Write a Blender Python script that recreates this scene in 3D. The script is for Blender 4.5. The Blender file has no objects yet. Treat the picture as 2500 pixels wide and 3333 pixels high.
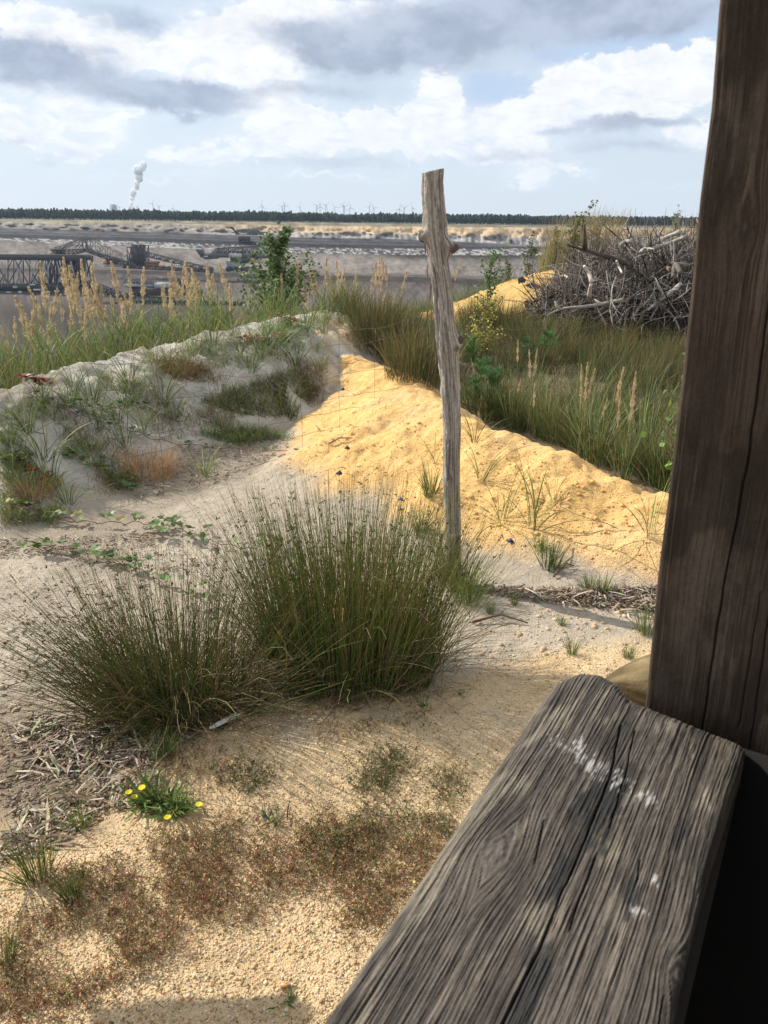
import bpy, math, random
import numpy as np
from mathutils import Matrix, Vector
random.seed(7)
rng = np.random.default_rng(11)
SC = bpy.context.scene
COL = SC.collection
R = math.radians

# ------------------------------------------------------------------ camera
FPX = 2591.0; PITCH = 20.1; ROLL = 0.66; EYE = 1.6
cam_d = bpy.data.cameras.new('camera'); cam = bpy.data.objects.new('camera', cam_d); COL.objects.link(cam)
cam_d.sensor_fit = 'VERTICAL'; cam_d.sensor_height = 32.0
cam_d.lens = 32.0 * FPX / 3333.0
cam_d.clip_start = 0.02; cam_d.clip_end = 40000
CAMROT = Matrix.Rotation(R(90 - PITCH), 3, 'X') @ Matrix.Rotation(R(ROLL), 3, 'Z')
cam.matrix_world = Matrix.Translation((0, 0, EYE)) @ CAMROT.to_4x4()
cam_d.dof.use_dof = True; cam_d.dof.focus_distance = 4.5; cam_d.dof.aperture_fstop = 13.0
SC.camera = cam
RM = np.array(CAMROT)

# ------------------------------------------------------------------ sun, exposure
SUN_EL = 36.0; SUN_AZ = -61.0           # azimuth measured from +Y (view direction) towards +X
sd = Vector((math.sin(R(SUN_AZ)) * math.cos(R(SUN_EL)), math.cos(R(SUN_AZ)) * math.cos(R(SUN_EL)), math.sin(R(SUN_EL))))
sun_d = bpy.data.lights.new('sun', 'SUN'); sun = bpy.data.objects.new('sun', sun_d); COL.objects.link(sun)
sun_d.energy = 5.0; sun_d.angle = R(0.6); sun_d.color = (1.0, 0.93, 0.82)
sun.rotation_euler = sd.to_track_quat('Z', 'Y').to_euler(); sun.location = (-30, 10, 40)
SC.view_settings.view_transform = 'Standard'; SC.view_settings.look = 'None'
SC.view_settings.exposure = 0.26; SC.view_settings.gamma = 1.0
SC.view_settings.use_curve_mapping = False

# ------------------------------------------------------------------ node helper
class NT:
    def __init__(s, tree):
        s.t = tree; s.n = tree.nodes; s.l = tree.links; s.n.clear()
    def put(s, sock, v):
        if isinstance(v, bpy.types.NodeSocket): s.l.new(v, sock)
        else:
            if hasattr(sock, 'default_value'):
                if isinstance(v, (tuple, list)) and sock.type == 'RGBA' and len(v) == 3: v = (*v, 1)
                sock.default_value = v
    def node(s, typ, props=None, **inp):
        n = s.n.new(typ)
        for k, v in (props or {}).items(): setattr(n, k, v)
        for k, v in inp.items():
            key = int(k[1:]) if (k[0] == 'i' and k[1:].isdigit()) else k.replace('_', ' ')
            s.put(n.inputs[key], v)
        return n
    def m(s, op, a, b=0.0, c=0.0, clamp=False):
        n = s.n.new('ShaderNodeMath'); n.operation = op; n.use_clamp = clamp
        s.put(n.inputs[0], a); s.put(n.inputs[1], b)
        if op in ('MULTIPLY_ADD', 'SMOOTH_MIN', 'SMOOTH_MAX', 'COMPARE'): s.put(n.inputs[2], c)
        return n.outputs[0]
    def vm(s, op, a, b=(0, 0, 0)):
        n = s.n.new('ShaderNodeVectorMath'); n.operation = op
        s.put(n.inputs[0], a); s.put(n.inputs[1], b); return n.outputs[0]
    def xyz(s, x, y, z):
        return s.node('ShaderNodeCombineXYZ', None, i0=x, i1=y, i2=z).outputs[0]
    def noise(s, vec, scale, detail=4, rough=0.5, dist=0.0, col=False):
        n = s.node('ShaderNodeTexNoise', None, Vector=vec, Scale=scale, Detail=detail, Roughness=rough, Distortion=dist)
        return n.outputs['Color' if col else 'Fac']
    def ss(s, v, a, b, lo=0.0, hi=1.0):
        n = s.node('ShaderNodeMapRange', {'interpolation_type': 'SMOOTHSTEP'}, i0=v, i1=a, i2=b, i3=lo, i4=hi)
        return n.outputs[0]
    def mr(s, v, a, b, lo=0.0, hi=1.0):
        return s.node('ShaderNodeMapRange', None, i0=v, i1=a, i2=b, i3=lo, i4=hi).outputs[0]
    def mix(s, f, a, b, mode='MIX'):
        n = s.n.new('ShaderNodeMix'); n.data_type = 'RGBA'; n.blend_type = mode
        s.put(n.inputs[0], f); s.put(n.inputs[6], a); s.put(n.inputs[7], b); return n.outputs[2]
    def fmix(s, f, a, b):
        n = s.n.new('ShaderNodeMix'); n.data_type = 'FLOAT'
        s.put(n.inputs[0], f); s.put(n.inputs[2], a); s.put(n.inputs[3], b); return n.outputs[0]

# ------------------------------------------------------------------ pixel helpers (photograph pixels, 2500 x 3333; d = 1659-wide view)
KD = 2500 / 1659.0
def rays(x, y):
    x, y = np.broadcast_arrays(np.asarray(x, float), np.asarray(y, float))
    d = np.stack([(x - 1250) / FPX, (1666.5 - y) / FPX, -np.ones_like(x)], -1)
    return d @ RM.T
def at(x, y, D):                      # point on the ray of a pixel at forward distance D
    d = rays(x, y); D = np.asarray(D, float); D = D[..., None] if (D.ndim and D.shape == d.shape[:-1]) else D
    return np.array([0, 0, EYE]) + d * (D / d[..., 1:2])
def flat(xd, yd, z=0.0):              # point of a (display) pixel on a level plane
    d = rays(np.asarray(xd, float) * KD, np.asarray(yd, float) * KD)
    t = (z - EYE) / d[..., 2:3]; return np.array([0, 0, EYE]) + d * t
def azel(xd, yd):
    d = rays(np.array(xd * KD), np.array(yd * KD)); d /= np.linalg.norm(d)
    return math.degrees(math.atan2(d[0], d[1])), math.degrees(math.asin(d[2]))

# ------------------------------------------------------------------ world: sky with clouds
W = bpy.data.worlds.new('World'); SC.world = W; W.use_nodes = True
T = NT(W.node_tree)
geo = T.node('ShaderNodeTexCoord').outputs['Generated']
dv = T.vm('NORMALIZE', geo)
sp = T.node('ShaderNodeSeparateXYZ', None, i0=dv)
X_, Y_, Z_ = sp.outputs
az = T.m('MULTIPLY', T.m('ARCTAN2', X_, Y_), 57.2958)
el = T.m('MULTIPLY', T.m('ARCSINE', Z_), 57.2958)
sky = T.node('ShaderNodeTexSky', {'sky_type': 'NISHITA', 'sun_disc': False, 'sun_elevation': R(SUN_EL), 'sun_rotation': R(SUN_AZ),
             'altitude': 100, 'air_density': 1.0, 'dust_density': 0.6, 'ozone_density': 1.4}).outputs[0]
stretch = T.vm('MULTIPLY', dv, (1, 1, 1.7))
wn = T.noise(stretch, 14, 7, 0.6, 0, True)
wsep = T.node('ShaderNodeSeparateColor', None, i0=wn)
wn2 = T.noise(stretch, 45, 7, 0.65, 0, True)
wsep2 = T.node('ShaderNodeSeparateColor', None, i0=wn2)
def warp(base, big, small, ch):
    a = T.m('MULTIPLY_ADD', T.m('SUBTRACT', wsep.outputs[ch], 0.5), big, base)
    return T.m('MULTIPLY_ADD', T.m('SUBTRACT', wsep2.outputs[ch], 0.5), small, a)
azw, elw = warp(az, 5.0, 2.6, 0), warp(el, 2.6, 2.2, 1)
azs, els = warp(az, 6.0, 1.4, 2), warp(el, 2.4, 0.9, 0)
def blob(a, e, A, E, sa, se, amp):
    u = T.m('DIVIDE', T.m('SUBTRACT', a, A), sa); v = T.m('DIVIDE', T.m('SUBTRACT', e, E), se)
    q = T.m('ADD', T.m('MULTIPLY', u, u), T.m('MULTIPLY', v, v))
    return T.m('MULTIPLY', T.m('EXPONENT', T.m('MULTIPLY', q, -1)), amp)
def field(lst, a, e):
    acc = None
    for xd, yd, wd, hd, amp in lst:
        A, E = azel(xd, yd); b = blob(a, e, A, E, wd / 34.0, hd / 38.0, amp)
        acc = b if acc is None else T.m('ADD', acc, b)
    return acc
# bright cumulus heads: x, y, half-width, half-height, weight (display pixels of the sky)
whites = [(300, 385, 200, 12, .5), (720, 378, 200, 13, .55), (1230, 368, 150, 13, .5), (250, 250, 120, 26, .5), (590, 240, 110, 24, .5), (120, 200, 230, 40, .35), (560, 170, 200, 50, .4), (300, 300, 260, 40, .35), (1050, 300, 250, 40, .3), (1345, 185, 200, 62, 1.1), (1470, 160, 110, 55, 1.0), (1200, 245, 130, 40, .95), (935, 215, 55, 55, 1.05), (905, 275, 60, 30, .9),
          (790, 280, 80, 42, .9), (640, 300, 95, 38, 1.0), (560, 328, 80, 18, .8), (1000, 335, 170, 24, .7), (130, 310, 85, 34, 1.1), (30, 275, 50, 36, 1.1), (180, 90, 60, 35, .9), (230, 130, 50, 40, .7),
          (25, 30, 70, 34, 1.0), (210, 100, 120, 50, .75), (500, 110, 170, 60, .8), (700, 30, 260, 50, .8), (400, 345, 100, 20, .9), (1520, 290, 90, 24, .8),
          (1130, 390, 60, 18, .5), (1460, 395, 80, 16, .45)]
greys = [(1130, 40, 330, 46, 1.5), (1350, 25, 150, 40, 1.1), (840, 118, 170, 34, 1.4), (640, 75, 120, 34, .6), (370, 205, 180, 32, 1.35), (95, 135, 120, 42, 1.2),
         (460, 235, 90, 20, .5), (50, 300, 60, 22, .6), (1230, 285, 150, 20, .7), (1400, 262, 150, 16, .65), (1360, 322, 190, 16, .6), (1100, 345, 140, 16, .5),
         (700, 350, 250, 16, .5), (690, 190, 160, 22, .5), (280, 40, 150, 36, .55), (140, 345, 120, 16, .45)]
fb = T.noise(stretch, 9, 8, 0.58, 0.3)
out_frame = T.ss(T.m('ABSOLUTE', az), 27, 40)
up_frame = T.ss(el, 13, 20)
outside = T.m('MAXIMUM', out_frame, up_frame)
gen = T.m('MULTIPLY', T.m('SUBTRACT', fb, 0.28), 1.9)
fw = T.m('ADD', T.m('MULTIPLY', field(whites, azw, elw), T.m('SUBTRACT', 1.0, outside)), T.m('MULTIPLY', gen, outside))
fw = T.m('ADD', fw, T.m('MULTIPLY', T.m('SUBTRACT', fb, 0.5), 1.1))
aw = T.ss(fw, 0.36, 0.53)
aws = T.ss(fw, 0.05, 0.7)
fg = T.m('ADD', T.m('MULTIPLY', field(greys, azs, els), T.m('SUBTRACT', 1.0, outside)), T.m('MULTIPLY', T.m('SUBTRACT', gen, .25), outside))
fg = T.m('ADD', fg, T.m('MULTIPLY', T.m('SUBTRACT', wsep.outputs[1], 0.5), 0.8))
ag = T.ss(fg, 0.15, 0.8)
horizon = T.ss(el, 9.0, 0.0)
base = T.mix(T.fmix(horizon, 0.66, 0.86), sky, (7.3, 8.1, 9.2))
blu = T.m('MULTIPLY', T.ss(field([(1080, 190, 120, 45, 1), (1270, 105, 120, 26, 1), (1440, 95, 150, 20, .9), (70, 75, 110, 25, .5), (1530, 30, 60, 60, .6), (600, 235, 120, 20, .4)], azs, els), .15, .8), T.m('SUBTRACT', 1.0, outside))
base = T.mix(T.m('MULTIPLY', blu, .62), base, (4.4, 5.9, 8.4))
aws = T.m('MULTIPLY', aws, T.m('SUBTRACT', 1.0, T.m('MULTIPLY', blu, .7)))
veil = T.mix(T.m('MULTIPLY', aws, 0.8), base, (8.2, 8.8, 9.6))
detail = T.mr(T.noise(stretch, 30, 8, 0.65), 0.3, 0.7, 0.90, 1.07)
wcol = T.vm('MULTIPLY', T.node('ShaderNodeRGB').outputs[0], T.xyz(detail, detail, detail))
wcol.node.inputs[0].links[0].from_node.outputs[0].default_value = (9.6, 9.7, 9.9, 1)
c1 = T.mix(T.m('MULTIPLY', aw, T.fmix(horizon, 0.95, 0.6)), veil, wcol)
gcol = T.mix(T.ss(T.noise(stretch, 16, 5, .6), .35, .65), (3.5, 4.1, 5.4), (4.9, 5.6, 7.0))
hol = T.ss(T.noise(T.vm('MULTIPLY', dv, (1, 1, 2.4)), 24, 6, .6, .4), .48, .66)
c1 = T.mix(T.m('MULTIPLY', T.m('MULTIPLY', hol, aws), .55), c1, (6.9, 7.7, 9.1))
c2 = T.mix(T.m('MULTIPLY', ag, T.fmix(horizon, 0.92, 0.55)), c1, gcol)
ground_fade = T.ss(el, -1.0, -6.0)
c3 = T.mix(ground_fade, c2, (2.0, 1.8, 1.5))
bg = T.node('ShaderNodeBackground', None, Color=c3, Strength=0.09)
T.l.new(bg.outputs[0], T.node('ShaderNodeOutputWorld').inputs[0])

# ------------------------------------------------------------------ mesh helpers
def tag(o, label=None, cat=None, group=None, kind=None):
    if label: o['label'] = label
    if cat: o['category'] = cat
    if group: o['group'] = group
    if kind: o['kind'] = kind
    return o
def empty(name, loc, label, cat, group=None, rz=0.0):
    o = bpy.data.objects.new(name, None); COL.objects.link(o); o.empty_display_size = 0.1
    o.location = loc; o.rotation_euler = (0, 0, rz); return tag(o, label, cat, group)
class Geo:
    """collects triangles and vertex colours; build() links them as one mesh object"""
    def __init__(s): s.V = []; s.F = []; s.C = []; s.n = 0
    def add(s, V, F, C):
        V = np.asarray(V, float).reshape(-1, 3); F = np.asarray(F, int).reshape(-1, 3)
        C = np.asarray(C, float)
        if C.ndim == 1: C = np.broadcast_to(C, (len(V), 3))
        s.V.append(V); s.F.append(F + s.n); s.C.append(C.reshape(-1, 3)); s.n += len(V); return s
    def mesh(s, name, mat, smooth=False):
        V = np.concatenate(s.V); F = np.concatenate(s.F); C = np.concatenate(s.C)
        me = bpy.data.meshes.new(name)
        me.vertices.add(len(V)); me.vertices.foreach_set('co', V.astype(np.float32).ravel())
        me.loops.add(F.size); me.loops.foreach_set('vertex_index', F.astype(np.int32).ravel())
        me.polygons.add(len(F)); me.polygons.foreach_set('loop_start', np.arange(0, F.size, 3, dtype=np.int32))
        me.polygons.foreach_set('loop_total', np.full(len(F), 3, np.int32))
        if smooth: me.polygons.foreach_set('use_smooth', np.ones(len(F), bool))
        a = me.color_attributes.new('Col', 'FLOAT_COLOR', 'POINT')
        cc = np.ones((len(V), 4), np.float32); cc[:, :3] = C; a.data.foreach_set('color', cc.ravel())
        me.materials.append(mat); me.update(); me.validate(); return me
    def build(s, name, mat, parent=None, smooth=False):
        o = bpy.data.objects.new(name, s.mesh(name, mat, smooth)); COL.objects.link(o)
        if parent: o.parent = parent
        return o
def link_mesh(name, me, parent=None, loc=None):
    o = bpy.data.objects.new(name, me); COL.objects.link(o)
    if parent: o.parent = parent
    if loc is not None: o.location = loc
    return o
def copy_tree(o, parent=None):
    c = o.copy(); COL.objects.link(c); c.parent = parent
    for ch in list(o.children): copy_tree(ch, c)
    return c

def paths(base, az, L, th0, th1, S, pw=1.4, wob=0.0):
    """curved stalk centre lines; th0 lean at the base, th1 extra lean gained by the tip"""
    N = len(L); P = np.zeros((N, S + 1, 3)); P[:, 0] = base
    wa = rng.normal(0, 1, (N, S + 1)) * wob
    for i in range(1, S + 1):
        t = (i - 0.5) / S; th = th0 + th1 * t ** pw; a = az + wa[:, i]
        st = (L / S)[:, None] * np.stack([np.sin(th) * np.cos(a), np.sin(th) * np.sin(a), np.cos(th)], -1)
        P[:, i] = P[:, i - 1] + st
    return P
def tubes(P, Rd, C, k=3):
    """P (N,S,3), Rd (N,S), C (N,S,3) -> V,F,C"""
    N, S, _ = P.shape
    Tn = np.gradient(P, axis=1); Tn /= np.linalg.norm(Tn, axis=2, keepdims=True) + 1e-12
    ref = np.where(np.abs(Tn[:, :1, 2:3]) > 0.9, np.array([1., 0, 0]), np.array([0, 0, 1.]))
    A = np.cross(Tn, np.broadcast_to(ref, Tn.shape)); A /= np.linalg.norm(A, axis=2, keepdims=True) + 1e-12
    B = np.cross(Tn, A)
    ang = np.arange(k) * 2 * math.pi / k
    V = P[:, :, None] + Rd[:, :, None, None] * (np.cos(ang)[None, None, :, None] * A[:, :, None] + np.sin(ang)[None, None, :, None] * B[:, :, None])
    idx = np.arange(N * S * k).reshape(N, S, k)
    a = idx[:, :-1, :]; b = np.roll(idx, -1, 2)[:, :-1, :]; c = idx[:, 1:, :]; d = np.roll(idx, -1, 2)[:, 1:, :]
    F = np.concatenate([np.stack([a, b, d], -1).reshape(-1, 3), np.stack([a, d, c], -1).reshape(-1, 3)])
    if k > 3:
        caps = []
        for row, fl in ((0, 1), (S - 1, 0)):
            for j in range(1, k - 1):
                tri = [idx[:, row, 0], idx[:, row, j], idx[:, row, j + 1]]
                caps.append(np.stack(tri if not fl else tri[::-1], -1))
        F = np.concatenate([F] + caps)
    return V.reshape(-1, 3), F, np.repeat(C.reshape(N * S, 3), k, 0)
def ribbons(P, w, C, twist=None):
    """flat tapering blades along paths P; w (N,) width"""
    N, S, _ = P.shape
    Tn = np.gradient(P, axis=1); Tn /= np.linalg.norm(Tn, axis=2, keepdims=True) + 1e-12
    a = rng.uniform(0, 2 * math.pi, N) if twist is None else twist
    sd_ = np.stack([np.cos(a), np.sin(a), np.zeros(N)], -1)[:, None, :]
    side = sd_ - (sd_ * Tn).sum(2, keepdims=True) * Tn; side /= np.linalg.norm(side, axis=2, keepdims=True) + 1e-9
    t = np.linspace(0, 1, S)[None, :]
    ww = (w[:, None] * (0.55 + 0.45 * np.sin(np.clip(t * 2.2, 0, math.pi / 2 + .5))) * (1 - t ** 3) + 0.0002)[:, :, None] / 2
    V = np.stack([P - side * ww, P + side * ww], 2)
    idx = np.arange(N * S * 2).reshape(N, S, 2)
    a_, b_, c_, d_ = idx[:, :-1, 0], idx[:, :-1, 1], idx[:, 1:, 0], idx[:, 1:, 1]
    F = np.concatenate([np.stack([a_, b_, d_], -1).reshape(-1, 3), np.stack([a_, d_, c_], -1).reshape(-1, 3)])
    return V.reshape(-1, 3), F, np.repeat(C.reshape(N * S, 3), 2, 0)
def leaves(P, D, L, Wd, C, up=None, fold=0.18, pts=6):
    """leaf blades at P pointing along D, 6 points outline, 4 triangles"""
    N = len(P); D = D / (np.linalg.norm(D, axis=1, keepdims=True) + 1e-9)
    u = rng.normal(0, 1, (N, 3)) if up is None else up
    Sd = np.cross(D, u); Sd /= np.linalg.norm(Sd, axis=1, keepdims=True) + 1e-9
    Nn = np.cross(Sd, D); L = L[:, None]; Wd = Wd[:, None]
    V = np.stack([P, P + D * L * .35 + Sd * Wd * .5 + Nn * fold * Wd, P + D * L * .7 + Sd * Wd * .38 + Nn * fold * Wd * .6, P + D * L,
                  P + D * L * .7 - Sd * Wd * .38 + Nn * fold * Wd * .6, P + D * L * .35 - Sd * Wd * .5 + Nn * fold * Wd], 1)
    o = np.arange(N)[:, None, None] * 6
    F = (np.array([[0, 1, 5], [1, 2, 5], [2, 4, 5], [2, 3, 4]])[None] + o).reshape(-1, 3)
    return V.reshape(-1, 3), F, np.repeat(C, 6, 0)
def jit(c, N, s=0.15, hs=0.08):
    c = np.asarray(c, float)
    if c.ndim == 1: c = np.broadcast_to(c, (N, 3))
    return np.clip(c * (1 + rng.normal(0, s, (N, 1))) * (1 + rng.normal(0, hs, (N, 3))), 0.002, 1)
def grad(c0, c1, S, pw=1.0):
    t = (np.linspace(0, 1, S) ** pw)[None, :, None]
    return c0[:, None] * (1 - t) + c1[:, None] * t
def pick(cols, N, p=None):
    cols = np.array(cols, float); return cols[rng.choice(len(cols), N, p=p)]
ICO_V = None
def ico():
    global ICO_V, ICO_F
    if ICO_V is None:
        p = (1 + 5 ** .5) / 2
        v = np.array([(-1, p, 0), (1, p, 0), (-1, -p, 0), (1, -p, 0), (0, -1, p), (0, 1, p), (0, -1, -p), (0, 1, -p), (p, 0, -1), (p, 0, 1), (-p, 0, -1), (-p, 0, 1)], float)
        ICO_V = v / np.linalg.norm(v[0])
        ICO_F = np.array([(0, 11, 5), (0, 5, 1), (0, 1, 7), (0, 7, 10), (0, 10, 11), (1, 5, 9), (5, 11, 4), (11, 10, 2), (10, 7, 6), (7, 1, 8), (3, 9, 4), (3, 4, 2), (3, 2, 6), (3, 6, 8), (3, 8, 9), (4, 9, 5), (2, 4, 11), (6, 2, 10), (8, 6, 7), (9, 8, 1)])
    return ICO_V, ICO_F
OCT_V = np.array([(1, 0, 0), (-1, 0, 0), (0, 1, 0), (0, -1, 0), (0, 0, 1), (0, 0, -1)], float)
OCT_F = np.array([(0, 2, 4), (2, 1, 4), (1, 3, 4), (3, 0, 4), (2, 0, 5), (1, 2, 5), (3, 1, 5), (0, 3, 5)])
def scatter_shape(V0, F0, P, S, C, rough=0.3, tilt=0.3):
    """copies of a small shape at P with sizes S (N,3), random spin and tilt"""
    N = len(P); n = len(V0)
    V = V0[None] * (1 + rng.uniform(-rough, rough, (N, n, 1))) * S[:, None, :]
    a = rng.uniform(0, 2 * math.pi, N); b = rng.normal(0, tilt, N)
    cb, sb = np.cos(b)[:, None], np.sin(b)[:, None]
    V = np.stack([V[:, :, 0] * cb + V[:, :, 2] * sb, V[:, :, 1], -V[:, :, 0] * sb + V[:, :, 2] * cb], -1)
    ca, sa = np.cos(a)[:, None], np.sin(a)[:, None]
    V = np.stack([V[:, :, 0] * ca - V[:, :, 1] * sa, V[:, :, 0] * sa + V[:, :, 1] * ca, V[:, :, 2]], -1) + P[:, None, :]
    F = (F0[None] + (np.arange(N) * n)[:, None, None]).reshape(-1, 3)
    return V.reshape(-1, 3), F, np.repeat(C, n, 0)
BOX_V = np.array([(x, y, z) for x in (-1, 1) for y in (-1, 1) for z in (-1, 1)], float)
BOX_F = np.array([(0, 1, 3), (0, 3, 2), (4, 6, 7), (4, 7, 5), (0, 4, 5), (0, 5, 1), (2, 3, 7), (2, 7, 6), (0, 2, 6), (0, 6, 4), (1, 5, 7), (1, 7, 3)])
def bars(g, A, B, w, c, h=None):
    """rectangular beams between point lists A and B"""
    A = np.atleast_2d(np.asarray(A, float)); B = np.atleast_2d(np.asarray(B, float)); N = len(A)
    T_ = B - A; Ln = np.linalg.norm(T_, axis=1, keepdims=True); T_ = T_ / (Ln + 1e-9)
    ref = np.where(np.abs(T_[:, 2:3]) > .95, np.array([0, 1., 0]), np.array([0, 0, 1.]))
    Sx = np.cross(T_, ref); Sx /= np.linalg.norm(Sx, axis=1, keepdims=True); Uz = np.cross(Sx, T_)
    w = np.broadcast_to(w, (N,))[:, None]; h = w if h is None else np.broadcast_to(h, (N,))[:, None]
    V = []
    for v in BOX_V:
        V.append((A + B) / 2 + T_ * Ln / 2 * v[0] + Sx * w / 2 * v[1] + Uz * h / 2 * v[2])
    V = np.stack(V, 1); F = (BOX_F[None] + (np.arange(N) * 8)[:, None, None]).reshape(-1, 3)
    g.add(V, F, c if np.ndim(c) == 1 else np.repeat(c, 8, 0))
def box(g, p0, p1, c):
    p0 = np.array(p0, float); p1 = np.array(p1, float)
    g.add((p0 + p1) / 2 + BOX_V * (p1 - p0) / 2, BOX_F, np.array(c, float))

# ------------------------------------------------------------------ materials
def vc_mat(name, rough=0.85, spec=0.25, noise_s=0.0, noise_amt=0.0, bump=0.0, bump_s=60, trans=0.0, objvar=0.0, metal=0.0):
    m = bpy.data.materials.new(name); m.use_nodes = True; t = NT(m.node_tree)
    col = t.node('ShaderNodeVertexColor', {'layer_name': 'Col'}).outputs[0]
    co = t.node('ShaderNodeTexCoord').outputs['Object']
    if noise_amt:
        f = t.mr(t.noise(co, noise_s, 6, .62), .25, .75, 1 - noise_amt, 1 + noise_amt)
        col = t.vm('MULTIPLY', col, t.xyz(f, f, f))
    if objvar:
        r_ = t.node('ShaderNodeObjectInfo').outputs['Random']
        f = t.mr(r_, 0, 1, 1 - objvar, 1 + objvar); g_ = t.mr(t.m('FRACT', t.m('MULTIPLY', r_, 7.31)), 0, 1, 1 - objvar * .4, 1 + objvar * .4)
        col = t.vm('MULTIPLY', col, t.xyz(t.m('MULTIPLY', f, g_), f, f))
    b = t.node('ShaderNodeBsdfPrincipled', None, Roughness=rough, Metallic=metal)
    t.put(b.inputs['Base Color'], col); t.put(b.inputs['Specular IOR Level'], spec)
    if bump:
        bn = t.node('ShaderNodeBump', None, Strength=1.0, Distance=bump, Height=t.noise(co, bump_s, 6, .65))
        t.l.new(bn.outputs[0], b.inputs['Normal'])
    sh = b.outputs[0]
    if trans:
        tr = t.node('ShaderNodeBsdfTranslucent'); t.put(tr.inputs[0], col)
        mx = t.node('ShaderNodeMixShader', None, i0=trans); t.l.new(sh, mx.inputs[1]); t.l.new(tr.outputs[0], mx.inputs[2]); sh = mx.outputs[0]
    t.l.new(sh, t.node('ShaderNodeOutputMaterial').inputs[0]); return m
M_leaf = vc_mat('leaf', .5, .4, trans=.3, objvar=.12)
M_blade = vc_mat('blade', .55, .35, trans=.22, objvar=.28)
M_dry = vc_mat('dry_grass', .7, .2, trans=.3, objvar=.1)
M_twig = vc_mat('twig', .9, .15, 30, .35, objvar=.2)
M_chip = vc_mat('wood_chip', .9, .15, 80, .25)
M_stone = vc_mat('pebble', .85, .2, 200, .2)
M_steel = vc_mat('painted_steel', .7, .3, .4, .25)
M_rock = vc_mat('pit_rock', .95, .1, .05, .12)
M_wire = vc_mat('wire', .5, .5, 100, .2, metal=.6)
M_plain = vc_mat('plain', .7, .25, 120, .12)

# ------------------------------------------------------------------ value noise for shapes
LAT = rng.random((256, 256))
def vnoise(x, y):
    xi = np.floor(x).astype(int); yi = np.floor(y).astype(int); fx = x - xi; fy = y - yi
    fx = fx * fx * (3 - 2 * fx); fy = fy * fy * (3 - 2 * fy)
    a = LAT[xi & 255, yi & 255]; b = LAT[(xi + 1) & 255, yi & 255]; c = LAT[xi & 255, (yi + 1) & 255]; d = LAT[(xi + 1) & 255, (yi + 1) & 255]
    return (a * (1 - fx) + b * fx) * (1 - fy) + (c * (1 - fx) + d * fx) * fy - .5
def fbm(x, y, o=4, rough=.5):
    s = 0; a = 1
    for i in range(o):
        s = s + a * vnoise(x * 2 ** i + 17.3 * i, y * 2 ** i + 9.1 * i); a *= rough
    return s
def sstep(a, b, x):
    t = np.clip((x - a) / (b - a), 0, 1); return t * t * (3 - 2 * t)
def polyline(X, Y, pts):
    """distance to a polyline, side sign (+ = right of travel) and interpolated extra values"""
    best = np.full(X.shape, 1e9); side = np.zeros(X.shape); ex = np.zeros(X.shape + (len(pts[0]) - 2,))
    for p, q in zip(pts[:-1], pts[1:]):
        dx, dy = q[0] - p[0], q[1] - p[1]; L2 = dx * dx + dy * dy
        t = np.clip(((X - p[0]) * dx + (Y - p[1]) * dy) / L2, 0, 1)
        d = np.hypot(X - p[0] - t * dx, Y - p[1] - t * dy)
        sgn = np.sign((X - p[0]) * dy - (Y - p[1]) * dx)
        m = d < best; best = np.where(m, d, best); side = np.where(m, sgn, side)
        e = np.array(p[2:])[None] * (1 - t[..., None]) + np.array(q[2:])[None] * t[..., None]
        ex = np.where(m[..., None], e, ex)
    return best, side, ex
def inpoly(X, Y, P):
    c = np.zeros(X.shape, bool); n = len(P)
    for i in range(n):
        x1, y1 = P[i]; x2, y2 = P[(i + 1) % n]
        if y1 == y2: continue
        k = ((y1 > Y) != (y2 > Y)) & (X < (x2 - x1) * (Y - y1) / (y2 - y1) + x1); c ^= k
    return c
def polydist(X, Y, P):
    d, _, _ = polyline(X, Y, [(*p, 0) for p in list(P) + [P[0]]])
    return np.where(inpoly(X, Y, P), d, -d)

# ------------------------------------------------------------------ the ground near the camera
def ridge_pts(lst):
    out = []
    for xd, yd, h, wl, wr in lst:
        p = flat(xd, yd, h); out.append((p[0], p[1], h, wl, wr))
    return out
LR = ridge_pts([(90, 828, .53, 1.5, 1.15), (250, 775, .58, 1.5, 1.2), (400, 737, .64, 1.6, 1.25), (560, 700, .69, 1.6, 1.3), (660, 680, .68, 1.5, 1.3), (750, 668, .63, 1.3, 1.2)])
LR = [(-4.6, 2.6, .45, 1.5, 1.2), (-3.4, 4.0, .5, 1.5, 1.2)] + LR + [(0.1, 10.6, .22, 1.2, 1.2)]
BR = ridge_pts([(735, 772, .37, .7, .55), (850, 802, .40, .8, 1.0), (960, 868, .42, .75, 1.45), (1100, 938, .38, .65, 1.3), (1300, 1018, .31, .55, 1.0), (1440, 1078, .26, .5, .9)])
BR = [(-.45, 8.9, .22, .8, .8)] + BR + [(3.2, 2.9, .25, .5, .9), (6.5, 1.5, .25, .6, 1.0)]
FD = ridge_pts([(860, 664, .28, 1.2, 1.6), (930, 645, .36, 1.3, 1.8), (1000, 626, .48, 1.4, 2.0), (1100, 592, .74, 1.5, 2.4), (1220, 553, 1.0, 1.6, 2.6)])
FD = FD + [(6.0, 16.6, 1.1, 1.8, 2.8), (10, 17.5, .9, 1.8, 2.8), (25, 19, .6, 2, 3)]
EDGE = [(-60, -30), (-9, 1.5), (-5.6, 5.0), (-3.6, 9.0), (-2.2, 12.0), (0.2, 15.6), (4, 18.6), (9, 20.3), (30, 24), (120, 30)]
EDGE3 = [(*p, 0) for p in EDGE]
GRAVEL = [tuple(p[:2]) for p in flat(np.array([-500, 0, 200, 285, 350, 450, 600, 900, 1150, 1500, 2200, 2200, -500]), np.array([1990, 1860, 1790, 1690, 1620, 1570, 1530, 1490, 1420, 1370, 1400, 3300, 3300]))]
PIT_Z = -86.0
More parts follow.
